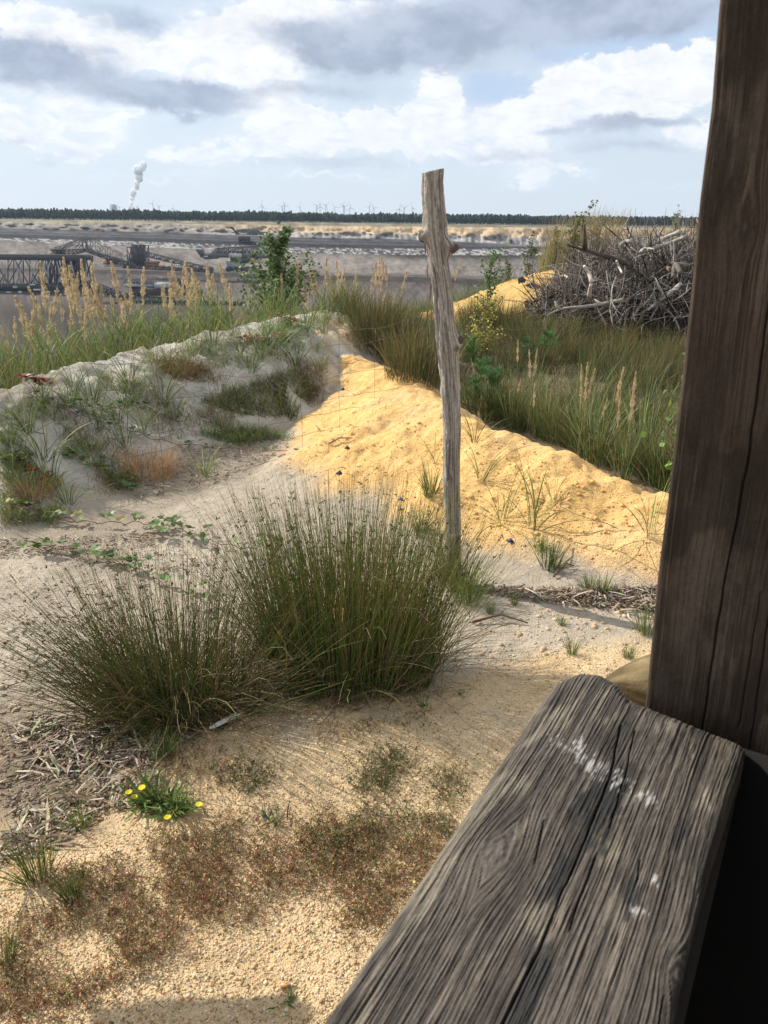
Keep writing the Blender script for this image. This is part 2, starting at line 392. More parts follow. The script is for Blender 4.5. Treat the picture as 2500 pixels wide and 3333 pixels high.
def prof(d, w): return .5 * (1 + np.cos(math.pi * np.clip(d / w, 0, 1)))
def ridge_h(X, Y, pts, sgn=1):
    d, s, e = polyline(X, Y, pts)
    w = np.where(s * sgn > 0, e[..., 2], e[..., 1]); return e[..., 0] * prof(d, w) ** .85, d, s
def H(X, Y, parts=False):
    X = np.asarray(X, float); Y = np.asarray(Y, float)
    wx = X + .22 * fbm(X * 1.6, Y * 1.6, 3); wy = Y + .22 * fbm(X * 1.6 + 40, Y * 1.6 + 7, 3)
    a, da, sa = ridge_h(wx, wy, LR); b, db, sb = ridge_h(wx, wy, BR, 1); c, dc, s_c = ridge_h(wx, wy, FD)
    n1 = fbm(X * 1.1, Y * 1.1, 3); n2 = fbm(X * 6, Y * 6, 4, .6); n3 = fbm(X * 28, Y * 28, 3, .6)
    z = .035 * n1 + .012 * n2 + .004 * n3
    gm = sstep(-.12, .2, polydist(X, Y, GRAVEL)) * sstep(6, 3, np.hypot(X, Y))
    z = z + .035 * gm * (1 + 1.2 * fbm(X * 2.3 + 3, Y * 2.3, 2))
    hm = np.maximum(a, np.maximum(b, c)); z = z + hm
    z = z + np.clip(hm * 4, 0, 1) * (.042 * fbm(X * 5, Y * 5, 4, .6) + .020 * fbm(X * 14, Y * 14, 3, .6))
    z = z + np.clip(b * 5, 0, 1) * (.05 * np.abs(fbm(X * 2.6 - Y, Y * 2.2, 3)) - .012 + .016 * fbm(X * 8, Y * 8, 3, .6))
    z = z + np.clip(a * 5, 0, 1) * (.10 * np.abs(fbm(X * 3.2 + Y * 1.5, Y * 1.1 - X * .6, 3)) + .045 * fbm(X * 4.3 + 9, Y * 4.3, 4, .6))
    # ground behind the left ridge lies lower, then the pit
    ed, es, _ = polyline(X, Y, EDGE3); sde = -ed * es                     # + beyond the edge (left of travel)
    z = z - .25 * sstep(-3.2, -.6, sde)
    drop = np.clip(sde - .2, 0, None) * .72
    z = np.maximum(z - drop * (1 + .15 * fbm(X * .12, Y * .12, 3)), PIT_Z + .6 * fbm(X * .05, Y * .05, 3))
    if parts: return z, a, b, c, gm, sde
    return z
def hit(xd, yd, tmax=60):
    """where the ray of display pixels meets the ground"""
    d = rays(np.asarray(xd, float) * KD, np.asarray(yd, float) * KD); d /= np.linalg.norm(d, axis=-1, keepdims=True)
    shp = d.shape[:-1]; d = d.reshape(-1, 3); N = len(d)
    ts = np.geomspace(1.0, tmax, 130); lo_ = np.full(N, ts[0]); hi_ = np.full(N, float(tmax)); act = np.arange(N)
    for k in range(1, len(ts)):
        if not len(act): break
        p = d[act] * ts[k]; below = (EYE + p[:, 2]) < H(p[:, 0], p[:, 1])
        lo_[act[below]] = ts[k - 1]; hi_[act[below]] = ts[k]; act = act[~below]
    for _ in range(3):
        mid_ = (lo_ + hi_) / 2; p = d * mid_[:, None]; below = (EYE + p[:, 2]) < H(p[:, 0], p[:, 1]); hi_ = np.where(below, mid_, hi_); lo_ = np.where(below, lo_, mid_)
    p = d * ((lo_ + hi_) / 2)[:, None]; z = H(p[:, 0], p[:, 1]); return np.stack([p[:, 0], p[:, 1], z], -1).reshape(shp + (3,))
# ------------------------------------------------------------------ ground sheet
def build_ground():
    ra = np.concatenate([np.linspace(.05, 1.0, 14)[:-1], np.geomspace(1.0, 15, 560)[:-1], np.geomspace(15, 300, 75)])
    an = np.concatenate([np.linspace(-180, -36, 36)[:-1], np.linspace(-36, 36, 350)[:-1], np.linspace(36, 180, 36)])
    RR, AA = np.meshgrid(ra, np.radians(an), indexing='ij')
    X = RR * np.sin(AA); Y = RR * np.cos(AA)
    z, a, b, c, gm, sde = H(X, Y, True)
    n = fbm(X * 2.2, Y * 2.2, 4, .6); n2 = fbm(X * 9, Y * 9, 4, .6)
    def C(r, g, b_): return np.array([r, g, b_])
    col = np.broadcast_to(C(.48, .41, .32), X.shape + (3,)).copy()
    def over(col, m, c_): m = np.clip(m, 0, 1)[..., None]; return col * (1 - m) + c_ * m
    col = over(col, sstep(-.1, .5, n) * .5, C(.38, .315, .24))
    # brown trodden earth beside the gravel, bottom left
    dirt = [tuple(p[:2]) for p in flat(np.array([-700, 100, 300, 480, 420, 330, 200, 60, -700]), np.array([1600, 1580, 1560, 1560, 1640, 1720, 1800, 1860, 2000]))]
    col = over(col, sstep(-.25, .1, polydist(X, Y, dirt) + n * .25), C(.27, .215, .15))
    near = sstep(-.15, .15, polydist(X, Y, GRAVEL) + n * .2)
    col = over(col, near, C(.72, .54, .32))
    col = over(col, near * sstep(0, .5, n2), C(.62, .45, .25))
    # field behind the yellow bank
    _, s_b, _ = polyline(X, Y, [(p[0], p[1], 0) for p in BR])
    back = (s_b < 0) & (Y > 1.5) & (X > -.6)
    fieldm = sstep(.02, .12, np.where(back, .2 - b * .6, 0))
    litter = [tuple(p[:2]) for p in flat(np.array([380, 560, 660, 560, 430, 200, 0, 0, 200]), np.array([970, 930, 940, 1020, 1070, 1110, 1120, 1230, 1210]))]
    col = over(col, sstep(-.1, .15, polydist(X, Y, litter) + n * .35) * .6, C(.26, .215, .16))
    col = over(col, fieldm * (sde < 0), C(.20, .155, .10))
    ye = sstep(.03, .16, b + n * .06)
    col = over(col, ye, C(.80, .51, .205)); col = over(col, ye * sstep(.05, .5, n2) * .5, C(.70, .41, .14))
    wh = sstep(.02, .12, a + n * .08)
    col = over(col, wh, C(.58, .545, .475)); col = over(col, wh * sstep(-.15, .35, n2 + n * .6) * .6, C(.33, .285, .225)); col = over(col, wh * sstep(.05, .3, fbm(X * 3 + 50, Y * 3, 4, .6)) * .6, C(.24, .195, .14))
    ye2 = sstep(.04, .14, b - a * .9 + n * .06) * sstep(9.5, 8.5, Y); col = over(col, ye2, C(.80, .51, .205)); col = over(col, ye2 * sstep(.05, .5, n2) * .5, C(.70, .41, .14))
    col = over(col, np.maximum(ye, ye2) * sstep(-.02, .45, fbm(X * 1.7 + 8, Y * 1.7, 4, .6)) * .5, C(.74, .52, .28))
    yf = sstep(.06, .22, c + n * .08); col = over(col, yf, C(.68, .45, .17)); col = over(col, yf * sstep(.1, .5, n2) * .4, C(.52, .33, .13))
    beh = sstep(-2.6, -1.6, sde) * (1 - yf) * sstep(.2, .05, a)
    col = over(col, beh, C(.22, .18, .11))
    col = over(col, sstep(.3, 6, sde), C(.16, .14, .12))
    g = Geo(); nr, na = X.shape
    idx = np.arange(nr * na).reshape(nr, na)
    A, B, C_, D = idx[:-1, :-1], idx[:-1, 1:], idx[1:, 1:], idx[1:, :-1]
    F = np.concatenate([np.stack([A, C_, B], -1).reshape(-1, 3), np.stack([A, D, C_], -1).reshape(-1, 3)])
    g.add(np.stack([X, Y, z], -1), F, col.reshape(-1, 3))
    m = bpy.data.materials.new('sand_ground'); m.use_nodes = True; t = NT(m.node_tree)
    cl = t.node('ShaderNodeVertexColor', {'layer_name': 'Col'}).outputs[0]
    P = t.node('ShaderNodeNewGeometry').outputs['Position']
    f1 = t.mr(t.noise(P, 260, 3, .7), .3, .7, .80, 1.20); f2 = t.mr(t.noise(P, 22, 6, .65), .3, .7, .86, 1.14); f3 = t.mr(t.noise(P, 3, 4, .6), .3, .7, .9, 1.1)
    f = t.m('MULTIPLY', f1, t.m('MULTIPLY', f2, f3)); cl = t.vm('MULTIPLY', cl, t.xyz(f, f, f))
    speck = t.ss(t.noise(P, 620, 2, .6), .66, .72); cl = t.mix(t.m('MULTIPLY', speck, .5), cl, (.16, .12, .08))
    hgt = t.m('ADD', t.m('MULTIPLY', t.noise(P, 330, 3, .7), .35), t.m('ADD', t.m('MULTIPLY', t.noise(P, 70, 5, .65), .9), t.m('MULTIPLY', t.noise(P, 16, 5, .6), 1.6)))
    vo = t.node('ShaderNodeTexVoronoi', None, Vector=P, Scale=150).outputs['Distance']
    hgt = t.m('SUBTRACT', hgt, t.m('MULTIPLY', vo, .35))
    bn = t.node('ShaderNodeBump', None, Strength=.9, Distance=.012, Height=hgt)
    b_ = t.node('ShaderNodeBsdfPrincipled', None, Roughness=.95, Normal=bn.outputs[0]); t.put(b_.inputs['Base Color'], cl); t.put(b_.inputs['Specular IOR Level'], .1)
    t.l.new(b_.outputs[0], t.node('ShaderNodeOutputMaterial').inputs[0])
    tag(g.build('ground', m, smooth=True), kind='structure')
build_ground()

# ------------------------------------------------------------------ the open pit beyond the edge
def horizon_y(x): return 718 + (x - 1250) * .0116
PX = np.array([-6000, -1500, 0, 500, 1000, 1250, 1700, 1900, 3000, 8000], float)
LINES = [  # offsets below the horizon in photograph pixels at PX, distance
    ([9] * 10, 2350), ([18, 18, 18.5, 19.5, 21.5, 22, 19, 16, 16, 16], 1950), ([38, 38, 40, 48, 60, 60, 74, 78, 78, 78], 1870),
    ([50, 50, 52, 60, 70, 72, 79, 80, 80, 80], 1700), ([58, 58, 60, 68, 80, 82, 82, 83, 83, 83], 1600),
    ([70, 70, 72.5, 81, 93, 93, 87, 88, 88, 88], 1560), ([79, 79, 81, 97, 110, 112, 109, 109, 109, 109], 1470),
    ([155, 155, 156, 160, 170, 171, 181, 184, 184, 184], 1290), ([167, 167, 169, 173, 181, 182, 189, 192, 192, 192], 1240),
    ([178, 178, 180, 187, 200, 202, 208, 210, 210, 210], 1215), ([250, 250, 253, 262, 280, 282, 286, 288, 288, 288], 930)]
def pit_line(k, xs, sub=None):
    off, D = LINES[k]; return np.interp(xs, PX, off), D
def build_pit():
    xs = np.concatenate([np.linspace(-6000, -300, 60)[:-1], np.linspace(-300, 2700, 640)[:-1], np.linspace(2700, 8000, 60)])
    hor = horizon_y(xs)
    rows = []; cols = []
    subs = [3, 12, 5, 4, 3, 7, 18, 4, 3, 12]
    C = lambda *v: np.array(v)
    def colour(k, t, xs, jit1, jit2):
        ctr = sstep(500, 1050, xs)[:, None]; one = np.ones((len(xs), 1))
        if k == 0: return (C(.20, .17, .11) * one) * (1 + .9 * jit1) * (1 - .2 * ctr) + ctr * .02
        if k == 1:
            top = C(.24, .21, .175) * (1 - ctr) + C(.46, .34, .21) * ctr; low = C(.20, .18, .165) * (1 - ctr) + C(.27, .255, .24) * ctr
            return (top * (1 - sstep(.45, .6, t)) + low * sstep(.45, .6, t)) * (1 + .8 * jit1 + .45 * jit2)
        if k == 2: return C(.06, .055, .058) * one * (1 + jit1) + ctr * sstep(1500, 1800, xs)[:, None] * .12
        if k == 3: return C(.035, .033, .037) * one * (1 + .7 * jit1) + sstep(.05, 0, abs(t - .5)) * .05
        if k == 4: return C(.028, .026, .030) * one * (1 + .7 * jit1)
        if k == 5:
            w = .75 * sstep(-.02, .12, jit2 + jit1 * .4 - .04 + .1 * (1 - ctr)); return C(.06, .055, .055) * (1 - w) + C(.42, .40, .38) * w
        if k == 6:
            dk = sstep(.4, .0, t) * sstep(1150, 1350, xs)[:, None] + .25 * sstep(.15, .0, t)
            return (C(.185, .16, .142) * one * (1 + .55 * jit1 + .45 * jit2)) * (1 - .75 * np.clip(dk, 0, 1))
        if k == 7: return C(.13, .11, .095) * one * (1 + .6 * jit1) * (.55 if .4 < t < .6 else 1)
        if k == 8: return C(.05, .042, .038) * one * (1 + .8 * jit1)
        return (C(.11, .092, .084) * one * (1 + .6 * jit1 + .5 * jit2)) * (.8 + .2 * t)
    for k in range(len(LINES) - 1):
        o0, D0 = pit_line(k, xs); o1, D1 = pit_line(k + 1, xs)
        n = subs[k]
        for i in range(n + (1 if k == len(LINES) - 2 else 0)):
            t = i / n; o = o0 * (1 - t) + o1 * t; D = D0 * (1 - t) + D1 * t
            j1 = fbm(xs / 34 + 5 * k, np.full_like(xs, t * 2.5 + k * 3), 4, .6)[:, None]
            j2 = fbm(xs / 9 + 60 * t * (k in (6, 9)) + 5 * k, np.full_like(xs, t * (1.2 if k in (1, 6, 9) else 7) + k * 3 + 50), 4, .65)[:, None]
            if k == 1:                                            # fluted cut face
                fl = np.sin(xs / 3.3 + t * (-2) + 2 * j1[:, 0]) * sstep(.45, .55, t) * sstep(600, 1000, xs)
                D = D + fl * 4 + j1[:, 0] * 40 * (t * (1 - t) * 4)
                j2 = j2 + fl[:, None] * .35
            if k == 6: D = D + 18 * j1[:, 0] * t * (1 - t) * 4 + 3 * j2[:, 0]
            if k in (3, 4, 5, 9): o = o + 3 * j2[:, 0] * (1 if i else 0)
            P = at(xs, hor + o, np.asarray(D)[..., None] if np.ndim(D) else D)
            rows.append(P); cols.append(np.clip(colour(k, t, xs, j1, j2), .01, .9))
    # floor of the pit running back below the near edge
    last = rows[-1]
    for D in (800, 600, 420, 280, 200):
        P = last.copy(); P[:, 0] *= D / P[:, 1] ; P[:, 1] = D; P[:, 2] = PIT_Z - .8 + 1.2 * fbm(xs / 60, np.full_like(xs, D / 50), 3) if D > 290 else PIT_Z - 2.0
        rows.append(P); cols.append(np.clip(C(.052, .043, .038) * (1 + .8 * fbm(xs / 30, np.full_like(xs, D / 30), 4)[:, None]), .02, 1))
    # plateau that carries the woods, out to the horizon
    pre = []; prc = []
    for D in (8900, 4000, 2700):
        P = rows[0].copy(); P[:, 0] *= D / P[:, 1]; P[:, 1] = D; P[:, 0] = np.clip(P[:, 0], -8800, 8800); P[:, 2] = -7.0; pre.append(P); prc.append(np.broadcast_to(C(.07, .08, .05), P.shape))
    V = np.array(pre + rows); Cc = np.array(prc + cols); nr, na = V.shape[:2]
    V[..., 0] = np.clip(V[..., 0], -8800, 8800)
    idx = np.arange(nr * na).reshape(nr, na); A, B, C2, D2 = idx[:-1, :-1], idx[:-1, 1:], idx[1:, 1:], idx[1:, :-1]
    F = np.concatenate([np.stack([A, C2, B], -1).reshape(-1, 3), np.stack([A, D2, C2], -1).reshape(-1, 3)])
    g = Geo(); g.add(V, F, Cc.reshape(-1, 3)); tag(g.build('pit_terraces', M_rock), kind='structure')
build_pit()

# ------------------------------------------------------------------ woods on the far plateau
def build_wood(name, D0, rowsn, span, step, hpx, wob, lab):
    g = Geo(); iv, if_ = ico()
    for r in range(rowsn):
        xs = np.arange(-span, span, step); xs = xs + rng.uniform(-step / 2, step / 2, len(xs))
        N = len(xs); D = D0 + r * 22 + rng.uniform(-8, 8, N)
        px_ = 1250 + xs / D * 2759
        base = at(px_, horizon_y(px_) + 9, D[:, None]) if D0 < 3000 else np.stack([xs, D, np.full(N, -7.)], -1)
        h = hpx * (1 + .28 * fbm(xs / 90 + r * 7, np.full(N, r * 3.1), 3) + rng.normal(0, .07, N))
        gap = sstep(.0, .02, np.abs(px_ - 1133) / 2500) if D0 < 3000 else 1
        h = h * (1 - .22 * (1 - gap))
        c = jit((.030, .042, .026), N, .25, .1)
        for k, (fz, fw) in enumerate(((.82, .7), (.6, 1.0), (.36, 1.0))):
            P = base + np.stack([rng.normal(0, 1, N), rng.normal(0, 1, N), h * fz], -1)
            S = np.stack([step * .75 * fw * np.ones(N), step * .75 * fw * np.ones(N), h * .24], -1)
            g.add(*scatter_shape(iv, if_, P, S, c * (1.15 - .2 * k), .25, .15))
        tr = base.copy(); tp = base + np.stack([np.zeros(N), np.zeros(N), h * .6], -1)
        bars(g, tr, tp, .9, jit((.12, .08, .06), N))
    o = g.build(name, vc_mat('far_foliage', .9, .1, .3, .3)); tag(o, lab, 'forest', kind='stuff')
build_wood('pine_forest', 2380, 4, 1900, 6.5, 24.5, 1, 'long dark pine wood along the far rim of the pit')
build_wood('distant_forest', 5200, 2, 3600, 14, 44, 1, 'bluish distant wood rising behind the pine wood at left')
# ------------------------------------------------------------------ power station, steam, wind turbines
def lathe(g, prof_, cx, cy, n, c):
    pr = np.array(prof_, float); a = np.arange(n) * 2 * math.pi / n
    V = np.stack([cx + pr[:, 0:1] * np.cos(a), cy + pr[:, 0:1] * np.sin(a), np.repeat(pr[:, 1:2], n, 1)], -1)
    idx = np.arange(len(pr) * n).reshape(len(pr), n); r_ = np.roll(idx, -1, 1)
    F = np.concatenate([np.stack([idx[:-1], r_[:-1], r_[1:]], -1).reshape(-1, 3), np.stack([idx[:-1], r_[1:], idx[1:]], -1).reshape(-1, 3)])
    g.add(V.reshape(-1, 3), F, np.array(c, float))
D_P = 8000
ps = empty('power_station', at(366, 700, D_P), 'pale blocky boiler house of a far power station, left of the steam', 'power station')
p0 = at(357, 667, D_P); p1 = at(376, 667, D_P)
g = Geo(); box(g, (p0[0], D_P, -8), (p1[0], D_P + 40, p0[2]), (.30, .34, .40)); g.build('boiler_house', M_plain, ps).matrix_parent_inverse = Matrix.Translation(-ps.location)
g = Geo(); w_ = p1[0] - p0[0]
box(g, (p0[0] + w_ * .38, D_P - 3, -8), (p0[0] + w_ * .5, D_P - .5, p0[2] * .96), (.3, .34, .4)); g.build('stair_tower', M_plain, ps).matrix_parent_inverse = Matrix.Translation(-ps.location)
g = Geo(); box(g, (p0[0] + 4, D_P + 5, p0[2]), (p0[0] + w_ * .8, D_P + 30, p0[2] + 6), (.42, .46, .5)); g.build('roof', M_plain, ps).matrix_parent_inverse = Matrix.Translation(-ps.location)
for i, (xa, xb, lab) in enumerate(((417, 426.3, 'left of two pale cooling towers under the steam plume'), (427, 437, 'right of two pale cooling towers under the steam plume'))):
    a_ = at(xa, 674, D_P + i * 60); b_ = at(xb, 674, D_P + i * 60); r0 = (b_[0] - a_[0]) / 2; top = a_[2]
    ct = empty('cooling_tower', ((a_[0] + b_[0]) / 2, D_P + i * 60, -8), lab, 'cooling tower', 'cooling towers')
    g = Geo(); lathe(g, [(r0 * 1.3, 0), (r0 * 1.1, top * .3), (r0 * .95, top * .65), (r0 * .92, top * .85), (r0, top + 8), (r0 * .9, top + 8), (r0 * .84, top * .8)], 0, 0, 20, (.62, .63, .63)); g.build('shell', M_plain, ct, True)
    g = Geo(); lathe(g, [(r0 * 1.33, -1), (r0 * 1.33, 8), (r0 * 1.29, 8)], 0, 0, 20, (.3, .3, .3)); g.build('base_ring', M_plain, ct)
def steam():
    pts = [(424, 672, 5), (427, 664, 7), (428, 655, 8), (431, 645, 8), (434, 636, 10), (431, 628, 12), (438, 618, 12), (445, 606, 10), (446, 594, 12), (452, 580, 14), (455, 566, 17), (447, 552, 18), (462, 545, 15), (470, 530, 13)]
    g = Geo(); iv, if_ = ico()
    # subdivide the icosahedron twice
    V = [tuple(v) for v in iv]; F = [tuple(f) for f in if_]
    for _ in range(2):
        cache = {}; nf = []
        def mid(a, b):
            k = (min(a, b), max(a, b))
            if k not in cache:
                m_ = np.array(V[a]) + np.array(V[b]); V.append(tuple(m_ / np.linalg.norm(m_))); cache[k] = len(V) - 1
            return cache[k]
        for a, b, c in F:
            ab, bc, ca = mid(a, b), mid(b, c), mid(c, a); nf += [(a, ab, ca), (b, bc, ab), (c, ca, bc), (ab, bc, ca)]
        F = nf
    V = np.array(V); F = np.array(F); px = D_P / 2938.0
    for (x, y, r_), (x2, y2, r2) in zip(pts[:-1], pts[1:]):
        for k in range(4):
            t = rng.random(); rr = (r_ * (1 - t) + r2 * t) * px * rng.uniform(.42, .78)
            c = at(x * (1 - t) + x2 * t, y * (1 - t) + y2 * t, D_P + rng.uniform(-20, 20)) + np.array([rng.normal(0, r_ * px * .35), rng.normal(0, r_ * px * .3), 0])
            q = V * rr * (1 + .15 * fbm(V[:, 0] * 2 + k, V[:, 1] * 2 + V[:, 2] * 3, 3)[:, None]); g.add(q + c, F, np.array((1., 1., 1.)))
    m = vc_mat('steam', 1.0, 0, trans=.6)
    tag(g.build('steam_plume', m, smooth=True), 'white steam plume rising from the cooling towers', 'steam', kind='stuff')
steam()
turb = [(853.5, 670.5), (918, 672.7), (926.6, 669.8), (977, 674), (1031.5, 670.5), (1041.6, 673.4), (1060.4, 669), (1090.4, 674), (1118.3, 671.6), (1121, 673), (1139, 676),
        (1202.6, 673.4), (1217.8, 677), (1300, 680.6), (1315, 677), (1344, 676.3), (496.5, 663), (517.6, 672), (562.5, 678), (447.7, 674), (388, 673.4)]
def turbine():
    root = empty('wind_turbine', (0, 0, 0), 'x', 'wind turbine', 'wind turbines behind the far wood')
    g = Geo(); lathe(g, [(2.6, -100), (2.0, -50), (1.3, 0)], 0, 0, 10, (.42, .46, .5)); g.build('tower', M_plain, root)
    g = Geo(); box(g, (-1.8, -5, -1.6), (1.8, 5, 2.0), (.45, .49, .53)); g.build('nacelle', M_plain, root)
    g = Geo(); lathe(g, [(.1, -1.2), (1.4, -.6), (1.6, .8)], 0, 0, 8, (.45, .49, .53)); hb = g.build('hub', M_plain, root); hb.location = (0, -5.6, 0); hb.rotation_euler = (R(90), 0, 0)
    g = Geo(); zz = np.linspace(0, 38, 7); ww = np.array([1.6, 2.8, 2.5, 2.1, 1.6, 1.1, .4])
    for i in range(6):
        V = [];
        for z_, w in ((zz[i], ww[i]), (zz[i + 1], ww[i + 1])): V += [(-w * .3, -.25, z_), (w * .7, -.05, z_), (w * .7, .05, z_), (-w * .3, .25, z_)]
        g.add(V, [(0, 1, 5), (0, 5, 4), (1, 2, 6), (1, 6, 5), (2, 3, 7), (2, 7, 6), (3, 0, 4), (3, 4, 7)], np.array((.45, .49, .53)))
    me = g.mesh('blade', M_plain)
    for k in range(3):
        b = link_mesh('blade', me, root, (0, -6.2, 0)); b.rotation_euler = (0, R(120 * k), 0)
    return root
t0 = turbine()
for i, (x, y) in enumerate(turb):
    o = t0 if i == 0 else copy_tree(t0); D = 5000 + (i * 137 % 500)
    if x < 600: D += 1200
    o.location = at(x, y, D); o.rotation_euler = (0, 0, R([-20, 15, 35, -40][i % 4])); ph = R(i * 47 % 120)
    o['label'] = ('grey wind turbine on the horizon right of the steam plume, left of the poplar sapling' if 440 < x < 600 else
                  'faint wind turbine between boiler house and steam plume' if x < 440 else 'grey wind turbine on the horizon between the poplar sapling and the fence post')
    for ch in o.children:
        if ch.name.startswith('blade'): ch.rotation_euler = (0, ch.rotation_euler[1] + ph, 0)
    NAMES_ = {853.5: 'lone wind turbine just right of the poplar sapling top', 918: 'left of a close pair of wind turbines right of the poplar sapling', 926.6: 'right of a close pair of wind turbines right of the poplar sapling', 977: 'lone wind turbine standing between a close pair and the dense cluster', 1031.5: 'leftmost wind turbine of the dense cluster in the middle of the horizon', 1060.4: 'tallest wind turbine of the dense cluster in the middle of the horizon', 1090.4: 'smaller wind turbine right of the tallest one in the cluster', 1139: 'lone small wind turbine right of the dense cluster', 1202.6: 'larger left turbine of the pair near the fence post', 1217.8: 'smaller right turbine of the pair near the fence post', 1300: 'faintest of three wind turbines left of the fence post', 1315: 'middle one of three wind turbines left of the fence post', 1344: 'wind turbine nearest the left side of the fence post', 496.5: 'tall wind turbine right of the steam plume', 447.7: 'small wind turbine touching the cooling towers on their right', 388: 'faint wind turbine between boiler house and cooling towers'}
    o['label'] = NAMES_.get(x, o['label'])
    if x < 600: o['group'] = 'wind turbines near the steam plume' if x > 440 else ''
    if o.get('group') == '': del o['group']

# ------------------------------------------------------------------ mining machines in the pit
DK = np.array((.085, .085, .09)); MD = np.array((.16, .16, .165)); LT = np.array((.50, .52, .53)); OR_ = np.array((.55, .22, .06)); YE = np.array((.30, .24, .10)); RU = np.array((.16, .12, .10))
def rel(o, root): o.matrix_parent_inverse = Matrix.Translation(-root.location); return o
def truss(g, T0, T1, B0, B1, n, w, depth, c=DK, cross=True, xx=False):
    """lattice girder: top chord T0-T1, bottom chord B0-B1, n bays, two faces `depth` apart"""
    A, B, cc = [], [], []
    for dy in (0, depth):
        off = np.array([0, dy, 0]); t = np.linspace(0, 1, n + 1)[:, None]
        TP = T0 * (1 - t) + T1 * t + off; BP = B0 * (1 - t) + B1 * t + off
        A += list(TP[:-1]) + list(BP[:-1]) + list(TP); B += list(TP[1:]) + list(BP[1:]) + list(BP)
        for i in range(n):
            if xx: A += [TP[i], BP[i]]; B += [BP[i + 1], TP[i + 1]]
            else:
                p, q = (TP[i], BP[i + 1]) if i % 2 else (BP[i], TP[i + 1]); A.append(p); B.append(q)
        if dy == 0: T0f, B0f = TP, BP
        elif cross: A += list(T0f) + list(B0f); B += list(TP) + list(BP)
    bars(g, A, B, w, c)
def path_truss(g, tops, bots, D, n, w, depth, c=DK, xx=False):
    for (a, b), (p, q) in zip(zip(tops[:-1], tops[1:]), zip(bots[:-1], bots[1:])):
        truss(g, at(*a, D), at(*b, D), at(*p, D), at(*q, D), n, w, depth, c, True, xx)
def pbox(g, x0, y0, x1, y1, D, depth, c):
    p = at(x0, y1, D); q = at(x1, y0, D); box(g, (p[0], D, p[2]), (q[0], D + depth, q[2]), c)
def crawlers(root, x0, x1, y0, y1, D, n, depth=20):
    w = (x1 - x0) / n
    for i in range(n):
        g = Geo(); a = x0 + w * i + w * .08; b = x0 + w * (i + 1) - w * .08
        p = at(a, y1, D); q = at(b, y0, D); h = q[2] - p[2]
        pr = [(p[0], p[2] + h * .35), (p[0] + h * .35, p[2]), (q[0] - h * .35, p[2]), (q[0], p[2] + h * .35), (q[0] - h * .3, q[2]), (p[0] + h * .3, q[2])]
        V = [(x, D + dy, z) for dy in (0, depth) for x, z in pr]; F = []
        for k in range(6): j = (k + 1) % 6; F += [(k, j, j + 6), (k, j + 6, k + 6)]
        for k in range(1, 5): F += [(0, k + 1, k), (6, 6 + k, 7 + k)]
        g.add(V, F, DK * .8); rel(g.build('crawler_track', M_steel, root), root)

# conveyor bridge: the big gantry at the left edge
D = 955
br = empty('conveyor_bridge', at(120, 970, D), 'huge dark lattice gantry of a conveyor bridge at the left edge of the pit', 'mining machine')
g = Geo(); truss(g, at(-420, 838, D), at(200, 838, D), at(-420, 932, D), at(200, 932, D), 12, .9, 26, DK, True, False); rel(g.build('main_girder', M_steel, br), br)
g = Geo()
for a in np.arange(-400, 200, 45): bars(g, [at(a, 935, D - 1), at(a + 45, 850, D - 1)], [at(a + 26, 846, D - 1), at(a + 66, 930, D - 1)], 1.0, LT * .7)
rel(g.build('diagonal_strut', M_steel, br), br)
g = Geo(); path_truss(g, [(135, 838), (278, 836)], [(140, 925), (275, 925)], D, 6, 1.0, 24, DK, True); path_truss(g, [(150, 925), (270, 925)], [(165, 975), (262, 975)], D, 7, 1.3, 24, DK, True)
path_truss(g, [(200, 842), (272, 842)], [(205, 960), (268, 960)], D + 8, 6, 1.8, 6, DK * .8, True)
rel(g.build('support_tower', M_steel, br), br)
g = Geo(); pbox(g, -420, 832, 268, 841, D - 1, 28, DK * .8); rel(g.build('walkway_deck', M_steel, br), br)
g = Geo(); pbox(g, -420, 928, 250, 937, D - 1, 28, DK * .8); pbox(g, -420, 950, 285, 962, D - 3, 30, DK * .6); rel(g.build('belt_deck', M_steel, br), br)
for x0, y0, x1, y1 in ((-30, 925, -8, 931), (96, 925, 112, 929), (42, 932, 52, 938), (108, 941, 130, 946), (60, 948, 68, 957), (102, 958, 124, 963), (74, 956, 98, 962), (20, 950, 34, 957), (150, 948, 160, 955), (176, 946, 190, 951)):
    g = Geo(); pbox(g, x0, y0, x1, y1, D - 8, 4, LT * rng.uniform(.7, 1.1)); rel(g.build('cabin', M_steel, br), br)
crawlers(br, -200, 290, 960, 972, D - 2, 18)
# trailing jib on top of it
D = 1010
jb = empty('arched_jib', at(300, 870, D), 'arched lattice jib rising and falling over the right end of the gantry', 'mining machine')
top = [(160, 812), (262, 776), (284, 776), (350, 808), (418, 840)]; bot = [(165, 818), (200, 812), (285, 810), (350, 832), (425, 858)]
g = Geo(); path_truss(g, top, bot, D, 4, .38, 12, MD * .8)
rel(g.build('lattice_arch', M_steel, jb), jb)
g = Geo(); path_truss(g, [(165, 812), (200, 815), (275, 812), (350, 836), (432, 862)], [(180, 836), (200, 836), (278, 818), (350, 846), (432, 872)], D, 6, .8, 12, DK, False); rel(g.build('lower_boom', M_steel, jb), jb)
g = Geo(); bars(g, [at(265, 776, D), at(278, 776, D), at(265, 776, D)], [at(272, 812, D), at(282, 812, D), at(300, 815, D)], .9, DK); rel(g.build('mast', M_steel, jb), jb)
g = Geo(); pbox(g, 100, 838, 165, 846, D, 14, MD); pbox(g, 104, 826, 120, 836, D, 8, MD); bars(g, [at(100, 828, D)], [at(128, 832, D)], 1, MD); rel(g.build('tail_boom', M_steel, jb), jb)
g = Geo(); pbox(g, 157, 822, 178, 839, D - 2, 10, YE * .8); rel(g.build('cabin', M_steel, jb), jb)
